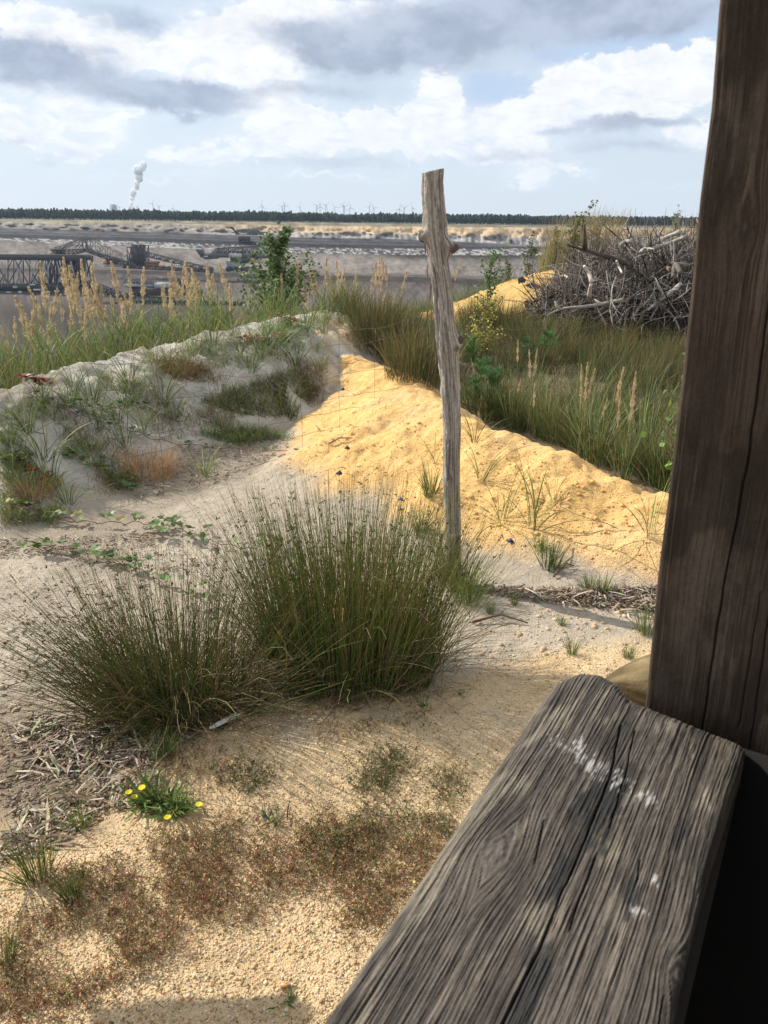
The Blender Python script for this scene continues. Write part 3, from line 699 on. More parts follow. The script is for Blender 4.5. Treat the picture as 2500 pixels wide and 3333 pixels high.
# lattice tower with orange house and long sloping conveyor
D = 1180
tw = empty('stacker_tower', at(450, 872, D), 'lattice tower machine with an orange house in the middle of the terrace', 'mining machine')
g = Geo(); path_truss(g, [(412, 806), (472, 800)], [(418, 862), (474, 862)], D, 4, 1.0, 18, DK, True); path_truss(g, [(430, 798), (468, 798)], [(430, 862), (466, 862)], D + 6, 3, 1.4, 6, DK, True)
rel(g.build('lattice_tower', M_steel, tw), tw)
g = Geo(); pbox(g, 420, 838, 470, 868, D + 2, 10, DK * .7); rel(g.build('machine_house', M_steel, tw), tw)
g = Geo(); pbox(g, 473, 857, 510, 869, D - 3, 12, OR_ * .62); rel(g.build('orange_house', M_steel, tw), tw)
g = Geo(); pbox(g, 470, 852, 512, 857, D - 4, 14, MD); rel(g.build('roof', M_steel, tw), tw)
g = Geo(); path_truss(g, [(470, 820), (560, 842), (640, 862), (690, 872)], [(470, 834), (560, 856), (640, 874), (690, 880)], D, 8, .8, 10, MD * .8); rel(g.build('sloping_conveyor', M_steel, tw), tw)
g = Geo(); path_truss(g, [(400, 862), (690, 880)], [(400, 872), (690, 887)], D - 4, 24, .9, 8, DK); rel(g.build('ground_conveyor', M_steel, tw), tw)
for x0, y0, x1, y1, c in ((520, 864, 536, 869, OR_ * .9), (558, 862, 566, 868, LT), (576, 860, 584, 866, LT), (545, 866, 552, 870, MD), (640, 868, 650, 880, RU), (662, 870, 680, 880, MD)):
    g = Geo(); pbox(g, x0, y0, x1, y1, D - 8, 5, c); rel(g.build('equipment_box', M_steel, tw), tw)
# small white and orange machine left of it
D = 1170
bt = empty('belt_wagon', at(370, 868, D), 'small belt wagon with orange cab and pale roof under the arched jib', 'mining machine')
g = Geo(); pbox(g, 336, 846, 346, 862, D, 6, OR_); rel(g.build('orange_cab', M_steel, bt), bt)
g = Geo(); pbox(g, 346, 843, 385, 861, D + 1, 8, DK); rel(g.build('body', M_steel, bt), bt)
g = Geo(); p = at(340, 844, D); V = [at(340, 845, D), at(362, 845, D), at(350, 839, D)]; V = V + [v + np.array([0, 8, 0]) for v in V]
g.add(V, [(0, 1, 2), (5, 4, 3), (0, 3, 4), (0, 4, 1), (1, 4, 5), (1, 5, 2), (2, 5, 3), (2, 3, 0)], LT); rel(g.build('pale_roof', M_steel, bt), bt)
g = Geo(); pbox(g, 386, 851, 396, 861, D - 1, 6, LT); rel(g.build('switch_cabin', M_steel, bt), bt)
g = Geo(); pbox(g, 340, 862, 400, 868, D - 1, 10, MD * 1.3); rel(g.build('platform', M_steel, bt), bt)
# bucket excavator on the middle terrace
D = 1190
ex = empty('bucket_excavator', at(770, 884, D), 'long bucket excavator with pale counterweight left of the poplar sapling', 'mining machine')
g = Geo(); pbox(g, 652, 822, 748, 838, D, 14, MD * .9); pbox(g, 770, 824, 880, 840, D, 14, MD * .9); rel(g.build('superstructure', M_steel, ex), ex)
g = Geo(); pbox(g, 745, 825, 786, 839, D - 2, 16, LT * .95); rel(g.build('counterweight', M_steel, ex), ex)
g = Geo(); path_truss(g, [(636, 812), (660, 813)], [(650, 830), (662, 834)], D, 5, .8, 10, MD); rel(g.build('tail_frame', M_steel, ex), ex)
g = Geo(); pbox(g, 664, 833, 676, 836, D - 3, 3, LT * 1.4); rel(g.build('sign_board', M_steel, ex), ex)
g = Geo(); path_truss(g, [(700, 808), (840, 800)], [(690, 822), (850, 824)], D, 12, .7, 12, DK * 1.2, True)
for x in (712, 745, 790, 824): bars(g, [at(x, 795, D)], [at(x, 824, D)], 1.2, DK)
rel(g.build('lattice_frame', M_steel, ex), ex)
g = Geo(); path_truss(g, [(660, 838), (712, 838)], [(666, 844), (706, 842)], D, 5, .7, 8, DK); rel(g.build('underbeam', M_steel, ex), ex)
g = Geo(); p = [at(735, 851, D - 3), at(794, 858, D - 3), at(790, 868, D - 3), at(740, 868, D - 3)]; V = p + [v + np.array([0, 18, 0]) for v in p]
g.add(V, [(0, 3, 2), (0, 2, 1), (4, 5, 6), (4, 6, 7), (0, 1, 5), (0, 5, 4), (1, 2, 6), (1, 6, 5), (3, 0, 4), (3, 4, 7)], MD * 1.7); rel(g.build('hull', M_steel, ex), ex)
g = Geo(); pbox(g, 750, 839, 812, 856, D, 10, DK); rel(g.build('slewing_column', M_steel, ex), ex)
g = Geo(); pbox(g, 814, 843, 830, 856, D - 2, 8, YE * 1.2); rel(g.build('driver_cabin', M_steel, ex), ex)
crawlers(ex, 732, 830, 869, 884, D - 3, 5)
# excavator in the lower pit
D = 890
e2 = empty('bucket_excavator', at(500, 992, D), 'lower excavator with long pale blue-grey deck behind the reed plumes', 'mining machine')
g = Geo(); pbox(g, 405, 925, 500, 934, D, 12, np.array((.30, .34, .37))); pbox(g, 546, 922, 600, 936, D + 1, 12, MD); rel(g.build('deck', M_steel, e2), e2)
g = Geo(); pbox(g, 502, 923, 548, 937, D - 2, 14, LT * .8); rel(g.build('counterweight', M_steel, e2), e2)
g = Geo(); path_truss(g, [(400, 908), (500, 908)], [(405, 924), (500, 924)], D, 12, .5, 10, MD); rel(g.build('railing_frame', M_steel, e2), e2)
g = Geo(); bars(g, [at(585, 925, D), at(595, 893, D), at(605, 893, D), at(595, 893, D), at(622, 930, D)], [at(595, 893, D), at(605, 893, D), at(628, 930, D), at(650, 980, D), at(585, 925, D)], 1.2, DK * 1.2)
path_truss(g, [(560, 905), (640, 925)], [(560, 930), (650, 955)], D, 6, .8, 12, DK); rel(g.build('bucket_ladder', M_steel, e2), e2)
g = Geo(); pbox(g, 420, 938, 620, 962, D + 3, 14, DK * .9); pbox(g, 610, 948, 655, 985, D + 3, 12, DK * .9); rel(g.build('machine_house', M_steel, e2), e2)
g = Geo(); pbox(g, 586, 947, 594, 958, D - 3, 5, np.array((.7, .45, .3))); rel(g.build('driver_cabin', M_steel, e2), e2)
for x in (380, 372, 450): 
    g = Geo(); pbox(g, x, 968, x + 12, 980, D - 4, 5, np.array((.26, .33, .38))); rel(g.build('equipment_box', M_steel, e2), e2)
g = Geo(); path_truss(g, [(280, 915), (420, 965), (560, 972)], [(280, 935), (420, 985), (560, 990)], D - 4, 10, .9, 10, DK); rel(g.build('feed_conveyor', M_steel, e2), e2)
crawlers(e2, 400, 800, 982, 994, D - 2, 14)
# far excavator on the coal bench
D = 1590
e3 = empty('coal_excavator', at(800, 790, D), 'small far excavator with raised boom on the dark coal bench', 'mining machine')
g = Geo(); path_truss(g, [(748, 740), (770, 756)], [(756, 740), (768, 760)], D, 5, 1.2, 8, DK); rel(g.build('raised_boom', M_steel, e3), e3)
g = Geo(); pbox(g, 766, 760, 830, 764, D, 12, MD); pbox(g, 775, 770, 812, 784, D, 12, DK * .8); rel(g.build('body', M_steel, e3), e3)
g = Geo(); pbox(g, 781, 759, 803, 763, D - 2, 6, LT * 1.2); rel(g.build('pale_roof', M_steel, e3), e3)
g = Geo(); path_truss(g, [(770, 748), (830, 744)], [(772, 760), (860, 766)], D, 8, .9, 10, MD * .8); rel(g.build('lattice_frame', M_steel, e3), e3)
g = Geo(); path_truss(g, [(670, 780), (720, 793)], [(672, 783), (722, 796)], D - 40, 6, .8, 6, MD); rel(g.build('discharge_boom', M_steel, e3), e3)
crawlers(e3, 772, 822, 784, 790, D - 2, 4)
g = Geo(); pbox(g, 316, 765, 324, 771, 1650, 6, OR_ * .6); o = g.build('dump_truck', M_steel); tag(o, 'tiny tan vehicle on the dark coal bench above the arched jib', 'vehicle')
# ------------------------------------------------------------------ scattering helpers
def pix_poly_points(poly, n):
    """n ground points whose display pixels fall inside the polygon"""
    P = np.array(poly, float); lo, hi = P.min(0), P.max(0); out = []
    c = 0
    while c < n:
        q = rng.uniform(lo, hi, (n * 2, 2)); q = q[inpoly(q[:, 0], q[:, 1], poly)]; out.append(q); c += len(q)
    q = np.concatenate(out)[:n]; return hit(q[:, 0], q[:, 1])
def grass_geo(g, base, L, th0, th1, w, c0, c1, S=5, lean=None, leanamt=0.0, pw=1.4):
    N = len(base); az_ = rng.uniform(0, 2 * math.pi, N)
    if lean is not None: az_ = np.where(rng.random(N) < leanamt, lean + rng.normal(0, .5, N), az_)
    P = paths(base, az_, L, th0, th1, S, pw)
    g.add(*ribbons(P, w, grad(c0, c1, S + 1)))
GREEN = [(.10, .16, .035), (.14, .20, .05), (.07, .12, .03), (.18, .22, .07)]
STRAW = [(.42, .33, .17), (.36, .27, .13), (.50, .40, .22)]
JUN = [(.09, .165, .04), (.07, .13, .035), (.13, .205, .05), (.16, .19, .055)]
BROWN = [(.16, .10, .05), (.22, .14, .07), (.12, .08, .05)]

# ------------------------------------------------------------------ small stones on the gravel
def pebbles():
    g = Geo()
    pts = flat(rng.uniform(-60, 1500, 62000), rng.uniform(1380, 2300, 62000), 0.03)
    d = polydist(pts[:, 0], pts[:, 1], GRAVEL); nn = fbm(pts[:, 0] * 3, pts[:, 1] * 3, 3)
    pts = pts[(d + nn * .25 > .0)]; N = len(pts); pts[:, 2] = H(pts[:, 0], pts[:, 1])
    s = np.exp(rng.normal(-6.15, .42, N)); s = np.clip(s, .0010, .007)
    S = np.stack([s * rng.uniform(.8, 1.3, N), s * rng.uniform(.7, 1.1, N), s * rng.uniform(.5, .8, N)], -1)
    pts[:, 2] += S[:, 2] * .25
    C_ = jit(pick([(.62, .45, .25), (.68, .52, .32), (.50, .33, .16), (.70, .60, .46), (.40, .28, .17), (.22, .17, .13), (.55, .30, .15)], N, [.3, .26, .16, .13, .08, .04, .03]), N, .15, .05)
    g.add(*scatter_shape(OCT_V, OCT_F, pts, S, C_, .3, .5))
    # sparser grit on the banks and the path
    q = pix_poly_points([(700, 800), (960, 860), (1440, 1080), (1440, 1260), (1000, 1180), (700, 960)], 5000)
    q2 = pix_poly_points([(0, 1200), (700, 880), (1000, 1180), (1420, 1300), (1420, 1400), (1000, 1430), (0, 1800)], 6000)
    for q_, cc in ((q, [(.72, .47, .2), (.62, .38, .14), (.45, .27, .1)]), (q2, [(.5, .42, .32), (.36, .29, .21), (.6, .54, .44), (.2, .16, .12)])):
        N = len(q_); s = np.clip(np.exp(rng.normal(-5.9, .5, N)), .0016, .011); S = np.stack([s, s * .8, s * .6], -1)
        g.add(*scatter_shape(OCT_V, OCT_F, q_, S, jit(pick(cc, N), N), .35, .5))
    tag(g.build('gravel', M_stone), 'coarse sandy gravel grains lying over the ochre ground in the foreground', 'gravel', kind='stuff')
pebbles()

# ------------------------------------------------------------------ wood chips
CHIPC = [(.26, .20, .14), (.36, .29, .21), (.16, .12, .085), (.46, .40, .31), (.10, .075, .055)]
def chips(name, areas, label, lmin=.012, lmax=.06):
    g = Geo()
    for poly, n in areas:
        q = pix_poly_points(poly, n); N = len(q); L = rng.uniform(lmin, lmax, N) * rng.uniform(.3, 1, N)
        L = L * rng.uniform(.25, .6, N); S = np.stack([L, np.clip(L * rng.uniform(.06, .2, N), .0008, .004), rng.uniform(.0006, .0018, N)], -1); q[:, 2] += rng.uniform(.001, .018, N)
        g.add(*scatter_shape(BOX_V, BOX_F, q, S, jit(pick(CHIPC, N, [.26, .25, .17, .22, .1]), N), .12, .3))
    return tag(g.build(name, M_chip), label, 'wood chips', kind='stuff')
chips('wood_chips', [([(1020, 1268), (1250, 1275), (1420, 1268), (1425, 1325), (1300, 1315), (1150, 1300), (1030, 1282)], 1700)], 'strip of grey broken wood chips across the path right of the fence post')
chips('wood_chips', [([(60, 1550), (300, 1560), (440, 1590), (330, 1650), (180, 1670), (40, 1640)], 1700), ([(0, 1800), (120, 1740), (250, 1690), (330, 1650), (360, 1700), (230, 1760), (130, 1830), (0, 1870)], 700), ([(0, 1600), (300, 1640), (200, 1730), (0, 1780)], 250)], 'grey wood chips on brown earth below the left rush clump')
chips('wood_chips', [([(400, 975), (560, 945), (640, 950), (560, 1010), (430, 1060), (290, 1080), (300, 1045)], 1100), ([(0, 1165), (180, 1160), (340, 1150), (330, 1180), (180, 1200), (0, 1210)], 600), ([(150, 1210), (300, 1190), (500, 1200), (420, 1235), (200, 1230)], 220), ([(0, 1230), (500, 1040), (700, 900), (900, 1100), (420, 1230), (150, 1480), (0, 1560)], 900)], 'loose chips and bark lying at the foot of the white bank', .01, .05)
chips('wood_chips', [([(1000, 860), (1250, 800), (1450, 840), (1450, 960), (1200, 920), (1080, 900)], 1500)], 'grey brushwood chips between the rushes of the field', .015, .08)

g = Geo()
for poly, n in (([(40, 1560), (300, 1570), (420, 1600), (330, 1650), (180, 1670), (0, 1700), (0, 1600)], 170), ([(0, 1800), (250, 1690), (330, 1650), (350, 1700), (130, 1830), (0, 1870)], 60), ([(1080, 1275), (1420, 1272), (1420, 1325), (1200, 1310)], 90), ([(380, 960), (560, 950), (560, 1010), (300, 1075)], 60)):
    q = pix_poly_points(poly, n); N = len(q); L = rng.uniform(.05, .16, N); q[:, 2] += rng.uniform(.004, .022, N); ph = rng.uniform(0, 6.28, N)
    P = paths(q, ph, L, rng.uniform(1.35, 1.65, N), rng.normal(0, .25, N), 4, 1, .18); c = jit(pick(CHIPC + [(.5, .44, .34)], N), N, .2); g.add(*ribbons(P, rng.uniform(.004, .012, N), grad(c, c, 5), ph + 1.57))
tag(g.build('wood_splinters', M_chip), 'long loose splinters and bark strips lying among the wood chips', 'wood chips', kind='stuff')

def stick(pts, r0, r1, c, name, label, cat, group=None, k=6, mat=None, twigs=()):
    """a bent stick through ground-relative world points"""
    P = np.array(pts, float)[None]; S = P.shape[1]; g = Geo()
    rr = np.linspace(r0, r1, S)[None] * (1 + rng.normal(0, .08, (1, S)))
    cc = np.broadcast_to(np.array(c, float), (1, S, 3)) * (1 + rng.normal(0, .12, (1, S, 1)))
    g.add(*tubes(P, rr, cc, k))
    for i, dv_, L in twigs:
        b = np.array(pts[i]); g.add(*tubes(np.array([[b, b + np.array(dv_) * L * .5, b + np.array(dv_) * L + np.array([0, 0, L * .1])]]), np.array([[r1 * .9, r1 * .7, r1 * .3]]), cc[:, :3], 4))
    o = g.build(name, mat or M_twig, smooth=True); return tag(o, label, cat, group)
def gp(x, y, dz=0.0):
    p = hit(np.array([x]), np.array([y]))[0]; p[2] += dz; return p
for pts, lab in (([(1205, 1232), (1215, 1212), (1232, 1182)], 'dark forked twig sticking up beside the small rush tuft on the yellow bank'),
                 ([(1195, 1250), (1222, 1228), (1240, 1226)], 'short dark twig lying just below the forked twig'),
                 ([(710, 962), (735, 958), (762, 950)], 'thin grey stick at the left foot of the yellow bank'),
                 ([(1340, 1322), (1375, 1330), (1412, 1336)], 'pale bent stick at the right end of the wood chip strip'),
                 ([(1020, 1348), (1080, 1342), (1140, 1352)], 'long thin dark twig on the path below the chip strip')):
    P = [gp(x, y, .012 + .02 * (i == 1)) for i, (x, y) in enumerate(pts)]
    stick(P, .006, .003, (.15, .11, .08) if 'pale' not in lab else (.4, .34, .27), 'stick', lab, 'stick', twigs=[(1, (.5, .2, .5), .05)])

# ------------------------------------------------------------------ fence post
def fence_post():
    root_p = flat(980, 1262, 0.0); D = root_p[1] + .02
    root = empty('fence_post', (root_p[0], D, 0), 'leaning grey weathered round fence post with knots and peeling bark', 'post')
    # centre line and half widths in photograph pixels
    prof_ = [(1478, 1905, 27), (1476, 1860, 27), (1475, 1780, 27), (1474, 1700, 28), (1472, 1600, 27), (1472, 1500, 27), (1474, 1400, 28), (1472, 1340, 29), (1468, 1280, 31),
             (1467, 1220, 31), (1462, 1160, 33), (1460, 1120, 36), (1453, 1080, 35), (1448, 1030, 33), (1443, 960, 33), (1437, 900, 33), (1428, 840, 32), (1421, 780, 34), (1417, 730, 37), (1414, 690, 37), (1411, 650, 35), (1410, 600, 34), (1411, 570, 35), (1411, 558, 35.5)]
    yy = np.array([p[1] for p in prof_], float)[::-1]; cx = np.array([p[0] for p in prof_], float)[::-1]; hw = np.array([p[2] for p in prof_], float)[::-1]
    ys = np.linspace(556, 1930, 240); n = 72
    C0 = at(np.interp(ys, yy, cx), ys, D); E0 = at(np.interp(ys, yy, cx) + np.interp(ys, yy, hw), ys, D); r = (E0[:, 0] - C0[:, 0]) * .93
    a = np.arange(n) * 2 * math.pi / n; A, S = np.meshgrid(a, np.arange(len(ys)))
    Rr = r[:, None] * np.ones(n)[None]; hz = C0[:, 2:3]
    # long grooves and bark
    gx = np.cos(A) * 3; gy = np.sin(A) * 3
    gro = fbm(gx * 3.5 + hz * 1.3, gy * 3.5 + 20 + hz * .8, 4, .6); fine = fbm(A * 14 / 6.2832 * 4, hz * 5 + 3 * gro, 4, .65)
    Rr = Rr * (1 + .05 * gro + .035 * fine)
    bark = sstep(.02, .14, fbm(gx * 1.5, hz * 4 + gy, 4, .6) + .30 * np.cos(A - math.radians(195)) - .16) * sstep(.3, .5, hz)
    edge = fbm(gx * 6, hz * 22, 3)
    Rr = Rr + bark * (.007 + .006 * edge)
    for (px, py, ang, rad, amp) in ((1385, 765, 205, .024, .030), (1452, 815, 340, .026, .022), (1452, 792, 340, .022, .016), (1483, 1110, -12, .026, .016), (1470, 1130, 305, .020, .012), (1478, 1740, 290, .022, .014), (1440, 1150, 230, .03, .006)):
        zc = at(px, py, D)[2]; da = np.angle(np.exp(1j * (A - math.radians(ang)))) * r[:, None]
        Rr = Rr + amp * np.exp(-((da / rad) ** 2 + ((hz - zc) / (rad * 1.15)) ** 2) ** 1.6)
    V = np.stack([C0[:, 0:1] + Rr * np.cos(A), D + Rr * np.sin(A), hz + 0 * A + 0 * Rr], -1)
    V[..., 2] += (V[..., 0] - C0[:, 0:1]) * .22 * sstep(1.35, 1.75, hz)          # slanted saw cut
    base = np.array([.26, .222, .18]); pale = np.array([.44, .40, .345]); dark = np.array([.12, .10, .085])
    g1 = sstep(-.05, .25, gro + .4 * fine)[..., None]; col = base * (1 - g1) + pale * g1
    dk = sstep(.12, .3, -fine - .3 * gro)[..., None]; col = col * (1 - dk * .75) + dark * dk * .75
    bk = (bark * sstep(-.3, .2, edge))[..., None]; col = col * (1 - bk) + (np.array([.30, .265, .235]) * (1 + 1.8 * edge[..., None])) * bk
    brn = sstep(.3, .02, hz)[..., None]; col = col * (1 - .5 * brn) + np.array([.17, .12, .08]) * .5 * brn
    for (px, py, ang, rad) in ((1385, 765, 205, .020), (1452, 812, 340, .02), (1470, 1130, 305, .012), (1478, 1745, 290, .012)):
        zc = at(px, py, D)[2]; da = np.angle(np.exp(1j * (A - math.radians(ang)))) * r[:, None]
        m_ = np.exp(-((da / rad) ** 2 + ((hz - zc) / rad) ** 2) ** 2)[..., None]; col = col * (1 - .8 * m_) + dark * .8 * m_
    idx = np.arange(len(ys) * n).reshape(len(ys), n); q = np.roll(idx, -1, 1)
    F = np.concatenate([np.stack([idx[:-1], idx[1:], q[1:]], -1).reshape(-1, 3), np.stack([idx[:-1], q[1:], q[:-1]], -1).reshape(-1, 3)])
    Vf = V.reshape(-1, 3); capc = V[0].mean(0); F = np.concatenate([F, np.stack([idx[0], q[0], np.full(n, len(Vf))], -1)])
    g = Geo(); g.add(np.vstack([Vf, capc]) - np.array([root_p[0], D, 0]), F, np.vstack([col.reshape(-1, 3), pale])); o = g.build('trunk', vc_mat('post_wood', .9, .12, 90, .25, bump=.004, bump_s=120), root, True)
    # stub of a sawn branch, upper left, and hooked stub at right
    for px, py, dx, dy, dz, r0, r1, L in ((1392, 768, -.8, -.55, -.1, .026, .022, .035), (1458, 815, .8, -.2, .35, .020, .012, .045), (1477, 1128, .55, -.15, .8, .022, .011, .055)):
        b = at(px, py, D) - np.array([root_p[0], D, 0]); b[1] -= .012; dv_ = np.array([dx, dy, dz]); dv_ /= np.linalg.norm(dv_); g = Geo()
        g.add(*tubes(np.array([[b - dv_ * .02, b, b + dv_ * L * .5, b + dv_ * L * .93, b + dv_ * L]]), np.array([[r0, r0, r0 * .95, r1, r1 * .7]]), np.broadcast_to(np.array([.10, .08, .065]), (1, 5, 3)), 12))
        g.build('branch_stub', M_twig, root, True)
    # loose bark strips on the sunny side
    for k, (px, py, L) in enumerate(((1380, 590, .07), (1384, 640, .05), (1386, 780, .08), (1392, 860, .1), (1402, 920, .12), (1404, 990, .14), (1414, 1070, .1), (1420, 1130, .08), (1446, 1300, .08), (1447, 1420, .07), (1450, 1560, .09))):
        b = at(px + 4, py, D) - np.array([root_p[0], D, 0]); b[1] -= rng.uniform(-.01, .02); n_ = 7; t = np.linspace(0, 1, n_)
        Pp = b + np.stack([-.004 - .008 * t ** 2 + .003 * np.sin(t * 9 + k), 0 * t, -L * t], -1)
        g = Geo(); g.add(*ribbons(Pp[None], np.array([.014]), np.broadcast_to(np.array([.38, .34, .29]), (1, n_, 3)), np.array([R(60)]))); g.build('bark_strip', M_chip, root, True)
    return root, D
POST, PD = fence_post()

# ------------------------------------------------------------------ wire fence, either side of the post
def wire_fence(endL, endR):
    root = empty('wire_fence', (POST.location[0], PD, 0), 'thin rusty wire netting fence running left and right from the round post', 'fence')
    hs = [.06, .13, .20, .28, .36, .45, .54, .64, .76, .88, 1.0]
    p0 = np.array([POST.location[0], PD - .05, 0.]); c = np.array([.13, .105, .085])
    for end, sag, n in ((np.array(endR), .03, 26), (np.array(endL), .14, 9)):
        t = np.linspace(0, 1, n * 3 + 1); XY = p0[None] * (1 - t[:, None]) + end[None] * t[:, None]; gz = H(XY[:, 0], XY[:, 1])
        gz = np.minimum(gz, .5 * gz + .06)
        lines = []
        for i, h in enumerate(hs):
            if n == 9 and i in (1, 3, 4, 6, 8): h = h - .02
            if n == 9 and i in (1, 3, 6): continue
            z = gz + h - sag * h * np.sin(math.pi * t) ** 1 * (1 if end is not None else 0) + .006 * np.sin(t * 31 + i * 2) + .006 * rng.normal(0, 1, len(t))
            P = np.stack([XY[:, 0], XY[:, 1] + .008 * np.sin(t * 23 + i), z], -1); lines.append(P); g = Geo()
            g.add(*tubes(P[None], np.full((1, len(t)), .0013 if i < 10 else .0017), np.broadcast_to(c * rng.uniform(.8, 1.5), (1, len(t), 3)), 4)); g.build('wire', M_wire, root, True)
        Ls = np.array(lines); nh = len(lines)
        for j in range(1, n):
            k = j * 3; P = Ls[:, k].copy(); P[:, 0] += rng.normal(0, .004, nh); g = Geo()
            g.add(*tubes(P[None], np.full((1, nh), .0011), np.broadcast_to(c * rng.uniform(.8, 1.5), (1, nh, 3)), 4))
            g.add(*scatter_shape(OCT_V, OCT_F, P, np.full((nh, 3), .0035), np.broadcast_to(c * .7, (nh, 3)))); g.build('stay_wire', M_wire, root)
rt = flat(2250 / KD * 1.0, 1290, 0)
wire_fence([-1.9, .82, 0.], [3.7, 3.0, 0.])
# thin stick standing behind the post
b = gp(917, 745); tpt = at(1405, 925, b[1]); stick([b, b * .5 + tpt * .5 + np.array([-.01, 0, 0]), tpt], .010, .008, (.09, .065, .05), 'thin_stake', 'thin dark stake leaning behind the left side of the fence post', 'stake')

# ------------------------------------------------------------------ big rush clumps in the foreground
def big_rush(cx, cy, N, Lm, spread, label, fallen=.12, rad=.17, seedlean=None, ls=.22):
    base = gp(cx, cy); root = empty('rush_clump', base, label, 'rush')
    a = rng.uniform(0, 2 * math.pi, N); r_ = rad * np.sqrt(rng.random(N)); B = np.stack([r_ * np.cos(a) * 1.35, r_ * np.sin(a), np.zeros(N)], -1)
    B[:, 2] = H(B[:, 0] + base[0], B[:, 1] + base[1]) - base[2] - .01
    az_ = a + rng.normal(0, .45, N); th0 = np.abs(rng.normal(0, spread, N)) * (.35 + r_ / rad); th0 = np.clip(th0, 0, 1.25)
    th1 = np.abs(rng.normal(.10, .24, N)); L = Lm * (1 + rng.normal(0, ls, N)); L = np.clip(L, Lm * .3, Lm * 1.3)
    if seedlean: 
        m = rng.random(N) < seedlean[1]; az_ = np.where(m, seedlean[0] + rng.normal(0, .3, N), az_); th0 = np.where(m, th0 * .7 + seedlean[2], th0)
    P = paths(B, az_, L, th0, th1, 7, 1.6, .10)
    rd = np.full((N, 1), .00125) * rng.uniform(.8, 1.25, (N, 1)) * np.linspace(1.15, .35, 8)[None]
    dead = rng.random(N) < .22
    c0 = jit(pick(JUN, N), N, .2, .08) * 1.15; c1 = c0 * np.array([1.5, 1.2, 1.0]) + np.array([.02, .008, 0])
    c0[dead] = jit(pick(STRAW, int(dead.sum())), int(dead.sum())) * .7; c1[dead] = c0[dead] * 1.1
    g = Geo(); g.add(*tubes(P, rd, grad(c0, c1, 8), 3))
    Nk = int(N * .09); ak = rng.uniform(0, 2 * math.pi, Nk); Bk = np.stack([rad * rng.random(Nk) * np.cos(ak) * 1.3, rad * rng.random(Nk) * np.sin(ak), np.full(Nk, .0)], -1)
    Pk = paths(Bk, ak, Lm * rng.uniform(.6, 1.05, Nk), np.abs(rng.normal(0, spread, Nk)), rng.uniform(1.2, 2.4, Nk), 9, 5.0, .08); ck = jit(pick(JUN + STRAW + STRAW, Nk), Nk); g.add(*tubes(Pk, np.full((Nk, 10), .0013) * np.linspace(1.1, .5, 10), grad(ck, ck * 1.15, 10), 3))
    Nf = int(N * fallen)
    if Nf:
        a2 = rng.uniform(0, 2 * math.pi, Nf); B2 = np.stack([rad * 1.3 * rng.random(Nf) * np.cos(a2), rad * rng.random(Nf) * np.sin(a2), rng.uniform(0, .08, Nf)], -1)
        P2 = paths(B2, a2, Lm * rng.uniform(.45, .95, Nf), rng.uniform(.6, 1.2, Nf), rng.uniform(.2, .9, Nf), 7, 1.2, .12)
        P2[..., 2] = np.maximum(P2[..., 2], .006)
        cc = jit(pick(STRAW + BROWN, Nf), Nf) * .9; g.add(*tubes(P2, np.full((Nf, 8), .0012) * np.linspace(1.1, .5, 8), grad(cc, cc * 1.1, 8), 3))
    tag(g.build('stems', M_blade, root, True), kind='stuff')
    sel = np.where((rng.random(N) < .36) & ~dead)[0]; k = 6; hp = P[sel, k] * .75 + P[sel, k - 1] * .25 if False else P[sel, k]
    n2 = 4; Q = np.repeat(hp, n2, 0) + rng.normal(0, .0035, (len(sel) * n2, 3)); g = Geo()
    g.add(*scatter_shape(OCT_V, OCT_F, Q, rng.uniform(.002, .0042, (len(Q), 3)), jit(pick([(.16, .09, .045), (.11, .065, .035), (.22, .13, .06)], len(Q)), len(Q)))); tag(g.build('flower_heads', M_dry, root), kind='stuff')
    # dead litter round the foot
    g = Geo(); Nl = N // 3; a = rng.uniform(0, 2 * math.pi, Nl); rr_ = rad * 1.25 * np.sqrt(rng.random(Nl)); B3 = np.stack([rr_ * np.cos(a) * 1.4, rr_ * np.sin(a), rng.uniform(0, .05, Nl)], -1)
    grass_geo(g, B3, rng.uniform(.08, .3, Nl), rng.uniform(.3, 1.3, Nl), rng.uniform(.1, .6, Nl), np.full(Nl, .003), jit(pick(BROWN, Nl), Nl), jit(pick(STRAW, Nl), Nl) * .7, 4)
    tag(g.build('dead_leaves', M_dry, root), kind='stuff')
big_rush(390, 1525, 1050, .475, .46, 'left, wider and sprawling of the two big dark green rush clumps in the foreground', .35, .20, (R(195), .25, .55))
big_rush(755, 1455, 1900, .59, .20, 'right, taller and denser of the two big dark green rush clumps, before the fence post', .12, .235)
# smaller rushes at the foot of the post
def clump_mesh(name, N, Lm, rad, sp, cols, w, tips=None, heads=0.0, S=5, tp=None):
    a = rng.uniform(0, 2 * math.pi, N); r_ = rad * np.sqrt(rng.random(N)); B = np.stack([r_ * np.cos(a), r_ * np.sin(a), np.full(N, -.02)], -1)
    az_ = a + rng.normal(0, .5, N); th0 = np.abs(rng.normal(0, sp, N)) * (.3 + r_ / rad); th1 = np.abs(rng.normal(.25, .3, N)) if tp is None else np.abs(rng.normal(tp, tp * .6, N))
    L = np.clip(Lm * (1 + rng.normal(0, .22, N)), .03, None); c0 = jit(pick(cols, N), N, .2, .08); c1 = c0 * np.array([1.5, 1.25, 1.0]) if tips is None else jit(pick(tips, N), N)
    P = paths(B, az_, L, th0, th1, S); g = Geo(); g.add(*ribbons(P, np.full(N, w) * rng.uniform(.7, 1.3, N), grad(c0, c1, S + 1)))
    if heads:
        sel = np.where(rng.random(N) < heads)[0]; Q = P[sel, S - 1]; Q = np.repeat(Q, 2, 0) + rng.normal(0, .004, (len(sel) * 2, 3))
        g.add(*scatter_shape(OCT_V, OCT_F, Q, rng.uniform(.003, .006, (len(Q), 3)), jit((.17, .10, .05), len(Q))))
    return g.mesh(name, M_blade)
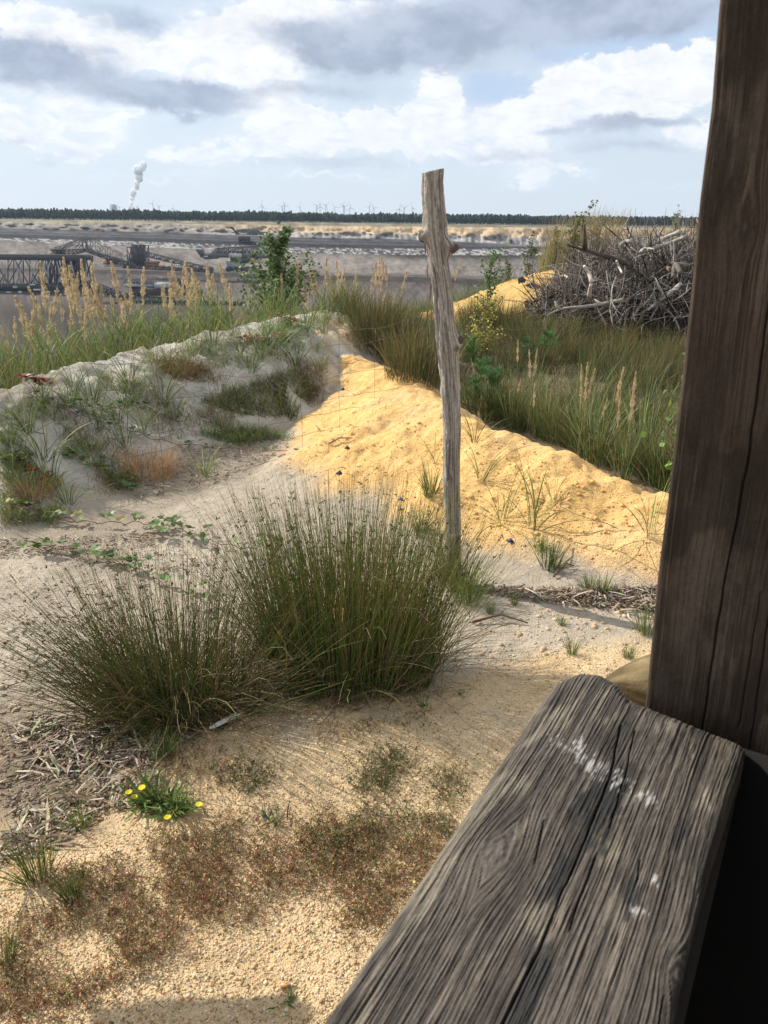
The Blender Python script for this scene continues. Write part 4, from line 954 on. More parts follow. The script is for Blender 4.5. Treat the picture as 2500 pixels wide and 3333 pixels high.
def place(name, me, pts, label, cat, group=None, smin=.8, smax=1.2, tilt=.05):
    out = []
    for i, p in enumerate(pts):
        o = link_mesh(name, me[i % len(me)], None, p); s = random.uniform(smin, smax); o.scale = (s, s, s * random.uniform(.9, 1.1)); o.rotation_euler = (random.gauss(0, tilt), random.gauss(0, tilt), random.uniform(0, 6.28))
        tag(o, label if isinstance(label, str) else label[i], cat, group); out.append(o)
    return out
post_tufts = [clump_mesh('rush_tuft', 130, .22, .05, .25, JUN + GREEN, .0035, heads=.1) for _ in range(2)]
place('rush_tuft', post_tufts, [gp(995, 1275), gp(1010, 1300)], ['short green tuft against the right foot of the round fence post', 'low bright green tuft in front of the round fence post foot'], 'rush')
place('rush_tuft', [clump_mesh('rush_tuft', 110, .42, .06, .22, JUN, .003, heads=.5)], [gp(965, 1262)], 'upright rushes with brown heads at the left foot of the round post', 'rush')
sm = [clump_mesh('grass_tuft', 90, .15, .03, .3, GREEN + JUN, .003) for _ in range(3)]
spots = [(1185, 1228, 'small upright green tuft with reddish base on the lower yellow bank', 1.1), (1165, 1190, 'flat dark green tuft left of the small upright tuft', .6), (1110, 1305, 'tiny tuft on the chip strip', .4), (1275, 1275, 'low green grass in the wood chip strip', .7),
         (1300, 1280, 'low green grass right in the wood chip strip', .6), (930, 1065, 'sparse tuft left of the fence post on the yellow sand', 1.2), (905, 1150, 'grass tuft behind the tall rush clump', 1.0), (1395, 1370, 'green tuft beside the wooden shelter post', .8),
         (1235, 1412, 'straggly low tuft on the path, middle', .5), (1355, 1420, 'straggly low tuft on the path near the shelter post', .45), (1212, 1352, 'straggly low tuft on the path below the chip strip', .35), (1060, 1325, 'tiny green tuft right of the tall rush clump', .45)]
for x, y, lab, s in spots: place('grass_tuft', [random.choice(sm)], [gp(x, y)], lab, 'grass tuft', None, s, s)
# arching grass blades on the yellow bank
arc = [clump_mesh('arching_grass', 22, .36, .03, .75, GREEN, .0055, tp=.9, S=7) for _ in range(3)]
for x, y, lab, s in ((1155, 1135, 'larger arching grass clump on the yellow bank right of the post', 1.15), (1085, 1125, 'thin arching grass clump nearest the post on the yellow bank', .8), (1040, 1035, 'arching grass by the post, upper', .8), (1025, 955, 'topmost arching grass beside the post', .7),
                     (1405, 1155, 'sparse arching grass beside the shelter post on the yellow bank', .9), (1195, 1085, 'few blades of grass on the crest side of the yellow bank', .6), (940, 1000, 'thin grass left of the post on the yellow bank', .5)):
    place('arching_grass', [random.choice(arc)], [gp(x, y)], lab, 'grass tuft', None, s, s)
# ------------------------------------------------------------------ rush field behind the yellow bank
RUSHF = [(.08, .098, .038), (.06, .076, .03), (.11, .11, .048), (.16, .13, .07), (.07, .105, .032)]
fr = [clump_mesh('field_rush', 300, .36, .20, .30, RUSHF, .0045, heads=.12) for _ in range(4)]
frg = [clump_mesh('field_grass', 150, .36, .13, .35, [(.085, .13, .04), (.065, .10, .035), (.11, .135, .05), (.14, .14, .06)], .005, tp=.5) for _ in range(3)]
def rows(lst): return hit(np.array([p[0] for p in lst], float), np.array([p[1] for p in lst], float))
field = []
rr = random.Random(5)
for y0, x0, x1, st in ((712, 870, 930, 34), (735, 845, 950, 36), (760, 860, 945, 36), (785, 880, 950, 36), (720, 1010, 1180, 42), (735, 1180, 1500, 40), (755, 1030, 1500, 46), (780, 1040, 1500, 55), (805, 1100, 1200, 60), (800, 1280, 1500, 55), (825, 1300, 1500, 60), (850, 1380, 1500, 60), (690, 1010, 1060, 40), (700, 1050, 1150, 45)):
    x = x0
    while x <= x1: field.append((x + rr.uniform(-12, 12), y0 + rr.uniform(-8, 8))); x += st
field += [(800, 715), (830, 722), (812, 745), (845, 752), (838, 775), (865, 795), (890, 815), (915, 825), (870, 770)]
place('field_rush', fr, rows([f for f in field if f[0] < 960]), 'olive rush clump between the white bank and the fence post', 'rush', 'rush clumps left of the fence post', .9, 1.2)
place('field_rush', fr, rows([f for f in field if f[0] >= 960 and f[1] < 765]), 'brownish rush clump along the foot of the brush heap', 'rush', 'rush clumps at the foot of the brush heap', .8, 1.1)
place('field_rush', fr, rows([f for f in field if f[0] >= 960 and f[1] >= 765]), 'olive brown rush clump in the middle of the boggy field', 'rush', 'rush clumps in the middle of the boggy field', .75, 1.1)
fg2 = [(1010, 880), (1050, 905), (1085, 915), (1105, 905), (1130, 930), (1160, 925), (1190, 945), (1215, 960), (1240, 965), (1275, 985), (1300, 1000), (1335, 1010), (1360, 1005), (1400, 1030), (1430, 1040), (1450, 1050), (1180, 900), (1235, 915), (1290, 935), (1345, 945), (1400, 960), (1440, 985), (1270, 880), (1340, 890), (1420, 900), (1460, 925), (1300, 915), (1380, 925), (1450, 870),
       (1480, 1070), (1500, 1000), (1540, 1060), (1560, 960)]
place('field_grass', frg, rows(fg2), 'green tussock of coarse grass along the far side of the yellow bank', 'grass tuft', 'grass tussocks along the back of the yellow bank', .65, 1.1)
tall = [clump_mesh('tall_grass', 40, .42, .06, .22, [(.16, .24, .07), (.22, .28, .10), (.12, .18, .05)], .008, tips=[(.22, .28, .10), (.30, .28, .13)], tp=.35, S=7) for _ in range(3)]
place('tall_grass', tall, rows([(1262, 985), (1285, 1000), (1240, 960), (1345, 1035), (1180, 935), (1110, 925), (1415, 1050), (1440, 1060), (1070, 905), (1310, 950), (1215, 900), (1380, 990), (1150, 880), (1330, 880), (1260, 850), (1400, 880)]), 'light green tall grass tuft standing above the back edge of the yellow bank', 'grass tuft', 'tall light grass tufts behind the yellow bank', .75, 1.15)
# loose low cover between the clumps
g = Geo(); q = pix_poly_points([(960, 840), (1010, 700), (1180, 690), (1500, 720), (1500, 1080), (1430, 1060), (1300, 1000), (1100, 930)], 9000)
N = len(q); mskn = fbm(q[:, 0] * 1.3, q[:, 1] * 1.3, 3) > -.12; q = q[mskn]; N = len(q)
grass_geo(g, q, rng.uniform(.06, .28, N), rng.uniform(0, .6, N), rng.uniform(.1, .8, N), np.full(N, .005), jit(pick(RUSHF + GREEN, N), N), jit(pick(RUSHF + STRAW + GREEN, N), N), 4)
tag(g.build('field_ground_cover', M_blade), 'low mixed grass and dead stalks covering the boggy field', 'ground cover', kind='stuff')

# ------------------------------------------------------------------ reed grass with feathery plumes
def plume(name, Hs, lean, sz=1.0, seed=0):
    root = empty(name, (0, 0, 0), 'x', 'reed grass')
    az_ = np.array([rng.uniform(0, 6.28)]); S = 10
    P = paths(np.zeros((1, 3)), az_, np.array([Hs]), np.array([lean * .4]), np.array([lean]), S, 2.0)
    g = Geo(); c = np.array([[.42, .35, .17]]); g.add(*tubes(P, np.linspace(.0022, .0012, S + 1)[None], grad(c * .8, c * 1.1, S + 1), 3))
    for k in range(3):
        i = k + 2; b = P[0, i]; PP = paths(b[None], np.array([rng.uniform(0, 6.28)]), np.array([.22]), np.array([.3]), np.array([1.3]), 5)
        g.add(*ribbons(PP, np.array([.006]), grad(np.array([[.15, .18, .06]]), np.array([[.40, .33, .15]]), 6)))
    g.build('stem', M_dry, root)
    # panicle: spikelets along short side branches
    n = 380; t = rng.random(n) ** .8; pl = .27 * sz; seg = np.clip(1 - pl / Hs + t * pl / Hs, 0, 1) * S; i0 = np.clip(seg.astype(int), 0, S - 1); f = (seg - i0)[:, None]
    ax = P[0, i0] * (1 - f) + P[0, i0 + 1] * f
    wd = .0155 * sz * np.sin(np.clip(t, .04, 1) * math.pi) ** .7 * (1.15 - .7 * t); lump = 1 + .75 * np.sin(t * 17 + seed)
    a = rng.uniform(0, 6.28, n); rr_ = wd * np.sqrt(rng.random(n)) * lump; off = np.stack([rr_ * np.cos(a), rr_ * np.sin(a), -rr_ * .6], -1)
    D_ = np.stack([np.cos(a) * .35, np.sin(a) * .35, np.ones(n)], -1) + rng.normal(0, .15, (n, 3))
    g = Geo(); g.add(*leaves(ax + off, D_, rng.uniform(.016, .032, n), rng.uniform(.004, .0075, n), jit(pick([(.62, .50, .31), (.54, .42, .25), (.72, .60, .41)], n), n, .12, .05)))
    g.build('plume', M_dry, root); return root
protos = [plume('reed_grass', 1.0 + .12 * random.uniform(-1, 1), l, s, k) for k, (l, s) in enumerate([(.10, 1.2), (.16, 1.1), (.05, 1.35), (.22, 1.0), (.30, .95), (.13, 1.25)])]
used = [False] * len(protos)
def put_reed(tip_x, tip_y, D, label, group, lab_grp=True):
    """reed whose tip stands near a display pixel at forward distance D"""
    k = random.randrange(len(protos)); o = protos[k] if not used[k] else copy_tree(protos[k]); used[k] = True
    tp = at(tip_x * KD, tip_y * KD, D); z = float(H(tp[0], tp[1])); s = max(.25, (tp[2] - z + .03) / 1.0); s0 = min(s, 1.45)
    o.location = (tp[0], tp[1], z - .02); o.scale = (min(1.15, s0 * 1.05), min(1.15, s0 * 1.05), s0); o.rotation_euler = (random.gauss(0, .06), random.gauss(.06, .06), random.uniform(0, 6.28))
    if 'boggy' in group: o.scale = (o.scale[0] * .6, o.scale[1] * .6, o.scale[2])
    tag(o, label, None, group)
L1 = [(12, 680), (30, 665), (45, 690), (60, 650), (78, 640), (100, 602), (108, 628), (122, 660), (142, 570), (150, 630), (158, 598), (172, 600), (183, 600), (196, 622), (206, 605), (225, 650), (240, 640), (258, 592), (270, 610), (280, 640), (300, 605), (312, 620), (330, 650), (345, 622), (352, 610), (365, 640), (378, 598), (395, 590), (412, 600), (425, 596), (440, 592), (452, 640), (468, 650), (478, 628), (492, 610), (502, 592), (515, 660), (545, 640), (20, 720), (90, 690), (130, 700), (215, 690), (290, 680), (330, 700), (380, 660), (420, 650), (455, 610), (70, 700), (165, 680), (245, 700), (350, 690), (405, 630), (435, 680), (190, 660), (135, 610), (320, 645), (370, 615), (388, 625), (418, 622), (112, 650), (178, 635), (262, 655), (482, 600), (398, 610)]
for x, y in L1 + [(a_ + rr.uniform(6, 14), b_ + rr.uniform(8, 34)) for a_, b_ in L1[::2]]: put_reed(x + rr.uniform(-5, 5), y + rr.uniform(-6, 6), rr.uniform(5.9, 7.6) + x / 260, 'tan feathery reed grass stalk on the left rim of the pit, among its like', 'reed grass stalks on the left rim')
for x in range(598, 860, 9): put_reed(x + rr.uniform(-5, 5), rr.uniform(575, 650), rr.uniform(10.5, 13.5), 'thin tan reed grass stalk between the poplar sapling and the fence post', 'reed grass stalks right of the poplar sapling')
for x in range(570, 665, 10): put_reed(x + rr.uniform(-5, 5), rr.uniform(585, 640), rr.uniform(9.6, 10.5), 'thin tan reed grass stalk before the poplar sapling', 'reed grass stalks at the poplar sapling')
for x, y in ((965, 575), (978, 572), (990, 580), (1000, 575), (820, 560), (838, 570)): put_reed(x, y, 14.6, 'thin tan reed grass stalk near the fence post above the far dune', 'reed grass stalks on the far dune')
for x, y, D in ((1130, 762, 6.2), (1148, 775, 6.0), (1156, 780, 6.0), (1108, 830, 6.1), (1046, 780, 6.6), (1258, 815, 5.0), (1270, 820, 5.0), (1284, 815, 5.0), (1325, 820, 5.0), (1380, 825, 4.8), (1290, 880, 4.6), (1345, 870, 4.6), (1372, 865, 4.6), (1160, 850, 5.5)):
    put_reed(x, y, D, 'tan reed plume standing in the boggy field right of the fence post', 'reed plumes in the boggy field')
for k, u in enumerate(used):
    if not u:
        for ch in list(protos[k].children): bpy.data.objects.remove(ch)
        bpy.data.objects.remove(protos[k])
# far right reeds on the dune behind the heap
g = Geo(); nb = 1700; x_ = rng.uniform(1165, 1330, nb); D_ = rng.uniform(15.5, 17.5, nb); xw = at(x_ * KD, 560 * KD, D_)[:, 0]; B = np.stack([xw, D_, H(xw, D_)], -1)
grass_geo(g, B, rng.uniform(.4, 1.15, nb), rng.uniform(0, .25, nb), rng.uniform(.1, .5, nb), np.full(nb, .008), jit(pick(GREEN + STRAW, nb), nb), jit(pick(STRAW + [(.5, .36, .18)], nb), nb), 5, lean=0.0, leanamt=.5)
nb = 900; x_ = rng.uniform(1390, 1640, nb); D_ = rng.uniform(16.5, 18.5, nb); xw = at(x_ * KD, 560 * KD, D_)[:, 0]; B = np.stack([xw, D_, H(xw, D_)], -1)
grass_geo(g, B, rng.uniform(.4, .95, nb), rng.uniform(0, .25, nb), rng.uniform(.1, .5, nb), np.full(nb, .009), jit(pick(GREEN + STRAW, nb), nb), jit(pick(STRAW, nb), nb), 5)
tag(g.build('dune_grass', M_dry), 'dry yellow grass on the dune crest behind the brush heap', 'grass', kind='stuff')
# green blades along the rim
g = Geo()
def rim_pts(n, x0, x1, o0, o1):
    """points behind the left ridge, offset (m) beyond the crest line"""
    P = np.array([(p[0], p[1]) for p in LR]); t = rng.uniform(0, len(P) - 1.001, n); i = t.astype(int); f = (t - i)[:, None]
    A = P[i] * (1 - f) + P[i + 1] * f; T_ = P[i + 1] - P[i]; T_ /= np.linalg.norm(T_, axis=1, keepdims=True); Nn = np.stack([-T_[:, 1], T_[:, 0]], -1)
    Q = A + Nn * rng.uniform(o0, o1, n)[:, None]; return np.column_stack([Q, H(Q[:, 0], Q[:, 1])])
q = rim_pts(13000, 0, 0, .35, 2.3); q = q[fbm(q[:, 0] * 2, q[:, 1] * 2, 3) > -.25]; N = len(q)
grass_geo(g, q, rng.uniform(.25, .62, N), rng.uniform(0, .4, N), rng.uniform(.2, 1.3, N), np.full(N, .0075), jit(pick(GREEN, N), N) * 1.2, jit(pick(GREEN + [(.24, .30, .09), (.30, .34, .12), (.36, .30, .14)], N), N) * 1.2, 6)
q = rim_pts(3200, 0, 0, .2, 1.2); N = len(q)
grass_geo(g, q, rng.uniform(.08, .28, N), rng.uniform(0, .7, N), rng.uniform(.3, 1.2, N), np.full(N, .004), jit(pick(STRAW + GREEN, N), N), jit(pick(STRAW, N), N), 4)
# from the end of the ridge along the far dune
q = pix_poly_points([(640, 668), (760, 655), (860, 655), (900, 640), (890, 665), (820, 690), (700, 680)], 1700); q2 = pix_poly_points([(700, 670), (860, 655), (860, 700), (760, 690)], 500); q = np.concatenate([q, q2]); N = len(q)
grass_geo(g, q, rng.uniform(.15, .5, N), rng.uniform(0, .5, N), rng.uniform(.2, 1.1, N), np.full(N, .007), jit(pick(GREEN, N), N), jit(pick(GREEN + STRAW, N), N), 5)
P = np.array([(p[0], p[1]) for p in FD[:4]]); t = rng.uniform(0, 2.99, 1300); i = t.astype(int); f = (t - i)[:, None]; Q = P[i] * (1 - f) + P[i + 1] * f + np.stack([rng.normal(-.1, .2, 1300), rng.uniform(.15, 1.2, 1300)], -1); q = np.column_stack([Q, H(Q[:, 0], Q[:, 1])]); N = len(q)
grass_geo(g, q, rng.uniform(.15, .42, N), rng.uniform(0, .5, N), rng.uniform(.2, 1.0, N), np.full(N, .007), jit(pick(GREEN, N), N), jit(pick(GREEN + [(.25, .28, .1)], N), N), 5)
tag(g.build('rim_grass', M_blade), 'long green grass along the edge of the pit under the reed plumes', 'grass', kind='stuff')

# ------------------------------------------------------------------ plants on the white bank
g = Geo()
for poly, n, cols in (([(400, 760), (520, 720), (640, 690), (660, 760), (560, 800), (430, 790)], 1000, GREEN), ([(430, 870), (640, 800), (690, 850), (640, 905), (520, 900)], 2300, [(.09, .11, .035), (.12, .13, .05)]), ([(430, 940), (560, 930), (640, 950), (500, 960)], 700, GREEN),
                      ([(300, 780), (430, 770), (470, 830), (330, 820)], 900, [(.11, .10, .04), (.2, .15, .07)]), ([(690, 680), (780, 665), (860, 690), (840, 745), (780, 740)], 700, GREEN + STRAW), ([(500, 700), (700, 670), (720, 720), (620, 740)], 500, GREEN), ([(650, 800), (710, 770), (700, 870), (640, 900)], 400, [(.2, .11, .05), (.12, .12, .04)]),
                      ([(0, 900), (90, 870), (160, 960), (140, 1060), (0, 1110)], 900, GREEN + [(.2, .16, .07)]), ([(140, 940), (280, 990), (300, 1060), (180, 1070)], 500, GREEN), ([(0, 1080), (130, 1070), (140, 1130), (0, 1140)], 400, GREEN)):
    q = pix_poly_points(poly, int(n * 1.7)); nz = fbm(q[:, 0] * 4, q[:, 1] * 4, 3); q = q[nz > -.15]; N = len(q)
    grass_geo(g, q, rng.uniform(.02, .12, N), rng.uniform(0, .9, N), rng.uniform(.2, 1.2, N), np.full(N, .0035), jit(pick(cols, N), N), jit(pick(cols, N), N) * 1.4, 3)
q = pix_poly_points([(760, 680), (870, 690), (950, 800), (940, 840), (860, 790), (790, 770), (745, 740)], 1500); N = len(q)
grass_geo(g, q, rng.uniform(.03, .2, N), rng.uniform(0, .8, N), rng.uniform(.2, 1.0, N), np.full(N, .005), jit(pick(RUSHF + BROWN, N), N), jit(pick(RUSHF + STRAW, N), N), 4)
q = pix_poly_points([(0, 850), (110, 830), (300, 770), (560, 705), (760, 675), (790, 740), (700, 860), (560, 960), (300, 1050), (150, 1120), (0, 1140)], 16000); nz = fbm(q[:, 0] * 2.6 + 7, q[:, 1] * 2.6, 4, .6); q = q[rng.random(len(q)) < sstep(-.05, .45, nz) * .95]; N = len(q)
grass_geo(g, q, rng.uniform(.02, .11, N), rng.uniform(0, .9, N), rng.uniform(.2, 1.2, N), np.full(N, .0035), jit(pick([(.10, .115, .04), (.16, .12, .06), (.2, .15, .08), (.08, .1, .035)], N), N), jit(pick([(.14, .16, .06), (.26, .20, .11), (.3, .24, .13)], N), N), 3)
tag(g.build('bank_ground_cover', M_blade), 'mats of low green and brown plants on the white bank', 'ground cover', kind='stuff')
bl = [clump_mesh('bank_grass', 34, .30, .04, .6, GREEN, .0055, tp=.9, S=6) for _ in range(4)]
bspots = [(560, 770), (590, 750), (540, 800), (480, 850), (350, 870), (380, 900), (270, 960), (200, 1000), (60, 930), (30, 1040), (150, 1090), (500, 720), (460, 745), (280, 830), (640, 790), (680, 760), (150, 880), (200, 870), (255, 905), (210, 920), (120, 905), (290, 860), (310, 930), (95, 990), (110, 1050), (360, 800), (410, 790), (520, 760), (610, 730), (660, 715), (700, 720), (330, 800), (430, 760), (620, 900), (480, 930), (230, 840), (160, 850), (20, 960), (60, 1080), (440, 1030), (630, 705), (670, 695), (740, 700), (690, 800), (90, 870), (270, 880), (180, 895)]
place('bank_grass', bl, rows(bspots), 'loose tuft of green grass on the white sand bank', 'grass tuft', 'grass tufts on the white sand bank', .6, 1.15)
dry = [clump_mesh('dry_tuft', 420, .22, .16, .5, [(.24, .14, .06), (.30, .19, .09), (.18, .13, .05)], .0022, tips=[(.42, .28, .14), (.34, .22, .11)], tp=.5)]
place('dry_tuft', dry, [gp(320, 1030)], 'rusty brown fluffy dry tuft at the foot of the white bank', 'grass tuft', None, 1.0, 1.0)
place('dry_tuft', dry, [gp(385, 810)], 'dark dry tuft hanging on the upper white bank', 'grass tuft', None, .8, .8)
place('dry_tuft', dry, [gp(70, 1075)], 'brown dry tuft at the lower left end of the white bank', 'grass tuft', None, .7, .7)
place('dry_tuft', dry, [gp(850, 740)], 'small tan dry tuft between the sand banks', 'grass tuft', None, .6, .6)
# bramble runners with leaves
def bramble(pts, label, cols, n, lsz=.045, group=None, hgt=.02):
    base = gp(*pts[0]); root = empty('bramble', base, label, 'bramble', group)
    x = np.interp(np.linspace(0, 1, 40), np.linspace(0, 1, len(pts)), [p[0] for p in pts]); y = np.interp(np.linspace(0, 1, 40), np.linspace(0, 1, len(pts)), [p[1] for p in pts])
    P = hit(x, y); 
    for _ in range(3): P[1:-1] = (P[:-2] + P[1:-1] * 2 + P[2:]) / 4
    P[:, 2] = H(P[:, 0], P[:, 1]) + hgt + .02 * np.abs(np.sin(np.arange(40) * .7)); P -= base; g = Geo()
    g.add(*tubes(P[None], np.full((1, 40), .0022), np.broadcast_to(np.array([.20, .07, .05]), (1, 40, 3)), 4)); g.build('runner', M_twig, root, True)
    i = rng.integers(0, 40, n); c = P[i] + rng.normal(0, .03, (n, 3)) * np.array([1, 1, .3]); c[:, 2] = np.abs(c[:, 2] - P[i, 2]) + P[i, 2] + .01
    g = Geo(); a = rng.uniform(0, 6.28, n); cc = jit(pick(cols, n), n)
    for k in range(3):
        aa = a + (k - 1) * 1.1; D_ = np.stack([np.cos(aa), np.sin(aa), np.full(n, .35)], -1); up = np.tile(np.array([0, 0, 1.]), (n, 1)) + rng.normal(0, .25, (n, 3))
        g.add(*leaves(c, D_, lsz * rng.uniform(.6, 1.2, n), lsz * .62 * rng.uniform(.7, 1.2, n), cc, up, .1))
    tag(g.build('foliage', M_leaf, root), kind='stuff')
GL = [(.10, .17, .04), (.16, .24, .06), (.08, .13, .035)]; RL = [(.28, .05, .035), (.20, .045, .04), (.12, .09, .03)]; YL = [(.35, .28, .06), (.14, .18, .05)]
bramble([(20, 1100), (100, 1120), (180, 1140), (300, 1140), (370, 1150)], 'green bramble runner along the foot of the white bank', GL + YL, 34)
bramble([(60, 1190), (180, 1200), (250, 1225), (300, 1240), (360, 1280), (440, 1300)], 'bramble runner with red stem creeping towards the left rush clump', GL, 40)
bramble([(300, 1170), (380, 1150), (450, 1180), (540, 1200), (600, 1180)], 'sparse bramble shoots on the pale sand behind the rush clumps', GL, 26)
bramble([(60, 860), (150, 900), (260, 930), (330, 960), (450, 975), (620, 985)], 'dark green runner crossing the white bank', [(.06, .09, .03), (.10, .15, .04)], 46, .035)
bramble([(0, 840), (40, 830), (100, 845)], 'red leaved bramble on the left crest of the white bank', RL, 40, .05)
bramble([(10, 1000), (60, 1010), (110, 1060)], 'red and green leaved bramble at the left picture edge', RL + GL, 30, .05)
bramble([(505, 740), (560, 745), (620, 735)], 'red leaved shoots on the upper white bank', RL, 30, .045)
bramble([(590, 690), (620, 700), (650, 710)], 'dark leaved shoots under the crest of the white bank', RL + [(.1, .1, .04)], 26, .04)
bramble([(150, 985), (190, 1010), (260, 1040), (290, 1075)], 'leafy green creeper beside the rusty tuft', GL, 36, .045)
bramble([(160, 880), (230, 895), (300, 880), (390, 925)], 'green leafed creeper high on the white bank', GL, 40, .04)

# ------------------------------------------------------------------ saplings
def sapling(name, x, ybase, Dist, ytop, width, nleaf, cols, lsz, label, cat='tree', shoots=1, lowcols=None, taper=.75, minz=.05, cone=True, lean=0.):
    b = at(x * KD, ybase * KD, Dist); b[2] = H(b[0], b[1]); Ht = at(x * KD, ytop * KD, Dist)[2] - b[2]; root = empty(name, b, label, cat)
    allp = []; g = Geo(); 
    for s in range(shoots):
        hh = Ht * (1 if s == 0 else rng.uniform(.6, .95)); P = paths(np.array([[rng.normal(0, .03) * (shoots > 1), rng.normal(0, .03), -.03]]), np.array([lean + (rng.uniform(0, 6.28) if shoots > 1 else rng.uniform(0, 6.28))]), np.array([hh + .03]), np.array([.04 + .15 * (shoots > 1) * rng.random()]), np.array([.05 + .2 * (shoots > 1) * rng.random()]), 10, 1.2, .1)
        g.add(*tubes(P, np.linspace(.004 + .006 * hh, .0015, 11)[None], np.broadcast_to(np.array([.16, .13, .10]), (1, 11, 3)), 6)); allp.append((P[0], hh))
    g.build('trunk', M_twig, root, True)
    g = Geo(); nb = 44 if shoots == 1 else 10 ; ends = []
    for P, hh in allp:
        t = rng.uniform(minz, .93, nb); seg = t * 10; i = seg.astype(int); f = (seg - i)[:, None]; o = P[i] * (1 - f) + P[np.minimum(i + 1, 10)] * f
        L = width / 2 * (1.0 - taper * t) * rng.uniform(.6, 1.15, nb) if cone else width / 2 * np.ones(nb) * rng.uniform(.5, 1, nb)
        Q = paths(o, rng.uniform(0, 6.28, nb), L * 1.15, rng.uniform(.6, 1.0, nb), -rng.uniform(.1, .5, nb), 5, 1.0, .15)
        g.add(*tubes(Q, np.linspace(.0035, .001, 6)[None] * np.ones((nb, 1)), np.broadcast_to(np.array([.15, .11, .08]), (nb, 6, 3)), 4)); ends.append((Q, t))
    tag(g.build('branches', M_twig, root, True), kind='stuff')
    g = Geo(); per = nleaf // len(ends)
    for Q, t in ends:
        k = rng.integers(0, nb, per); s = rng.uniform(.15, 5, per); i = np.minimum(s.astype(int), 4); f = (s - i)[:, None]
        c = Q[k, i] * (1 - f) + Q[k, i + 1] * f + rng.normal(0, .022, (per, 3)); a = rng.uniform(0, 6.28, per); D_ = np.stack([np.cos(a), np.sin(a), rng.uniform(-.9, .5, per)], -1)
        cl = jit(pick(cols, per), per, .2)
        if lowcols is not None: m = rng.random(per) < sstep(.75, .35, c[:, 2] / Ht); cl[m] = jit(pick(lowcols, int(m.sum())), int(m.sum()))
        g.add(*leaves(c, D_, lsz * rng.uniform(.6, 1.2, per), lsz * .75 * rng.uniform(.6, 1.1, per), cl, fold=.08))
        tips = allp[0][0][-4:]
    P, hh = allp[0]; m_ = 24; i = rng.integers(6, 11, m_); a = rng.uniform(0, 6.28, m_); g.add(*leaves(P[i] + rng.normal(0, .015, (m_, 3)), np.stack([np.cos(a), np.sin(a), np.full(m_, .5)], -1), np.full(m_, lsz), np.full(m_, lsz * .7), jit(pick(cols, m_), m_), fold=.08))
    tag(g.build('crown', M_leaf, root), kind='stuff'); return root
DG = [(.11, .18, .06), (.16, .24, .09), (.08, .13, .05), (.26, .32, .18)]
sapling('poplar_sapling', 607, 672, 9.9, 484, 2.0, 5200, DG, .046, 'dense dark green poplar sapling rising over the pit rim', taper=.97, minz=.0)
sapling('birch_sapling', 1042, 712, 9.6, 550, .7, 1100, [(.12, .20, .05), (.16, .26, .07)], .034, 'slender sapling with yellow lower leaves right of the fence post', lowcols=[(.70, .52, .07), (.60, .48, .08), (.25, .30, .07)], taper=.4)
sapling('willow_shrub', 1235, 545, 15.8, 432, .5, 420, [(.10, .14, .05), (.14, .18, .08)], .055, 'tall thin shrub against the sky at the left end of the brush heap', 'shrub', 5, taper=.5)
sapling('willow_shrub', 1200, 545, 15.8, 492, .4, 240, [(.10, .14, .05), (.14, .18, .08)], .05, 'lower leafy shoots left of the tall thin shrub', 'shrub', 4)
sapling('willow_shrub', 1285, 545, 15.9, 465, .4, 240, [(.10, .14, .05), (.14, .18, .08)], .05, 'leafy shoots right of the tall thin shrub', 'shrub', 4)
sapling('willow_shrub', 1140, 580, 14.8, 500, .4, 260, [(.09, .13, .05), (.14, .18, .08)], .045, 'dark leafy shoots on the far dune left of the dry grass', 'shrub', 4)
sapling('willow_shrub', 1100, 600, 14.5, 560, .4, 160, [(.09, .13, .05), (.14, .18, .08)], .04, 'small leafy shoots lowest on the far dune', 'shrub', 3)
sapling('birch_sapling', 1443, 520, 19.5, 445, .7, 600, [(.14, .18, .09), (.18, .22, .11)], .05, 'pale small birch standing behind the brush heap', taper=.7)
sapling('willow_shrub', 1495, 520, 18.5, 490, .8, 420, [(.10, .17, .05), (.16, .22, .08)], .05, 'green bush behind the right end of the brush heap', 'shrub', 5)
sapling('birch_sapling', 1462, 1010, 4.15, 765, .55, 110, [(.16, .27, .06), (.22, .34, .09)], .05, 'bright green leafy twig beside the wooden shelter post', taper=.3, minz=.2)
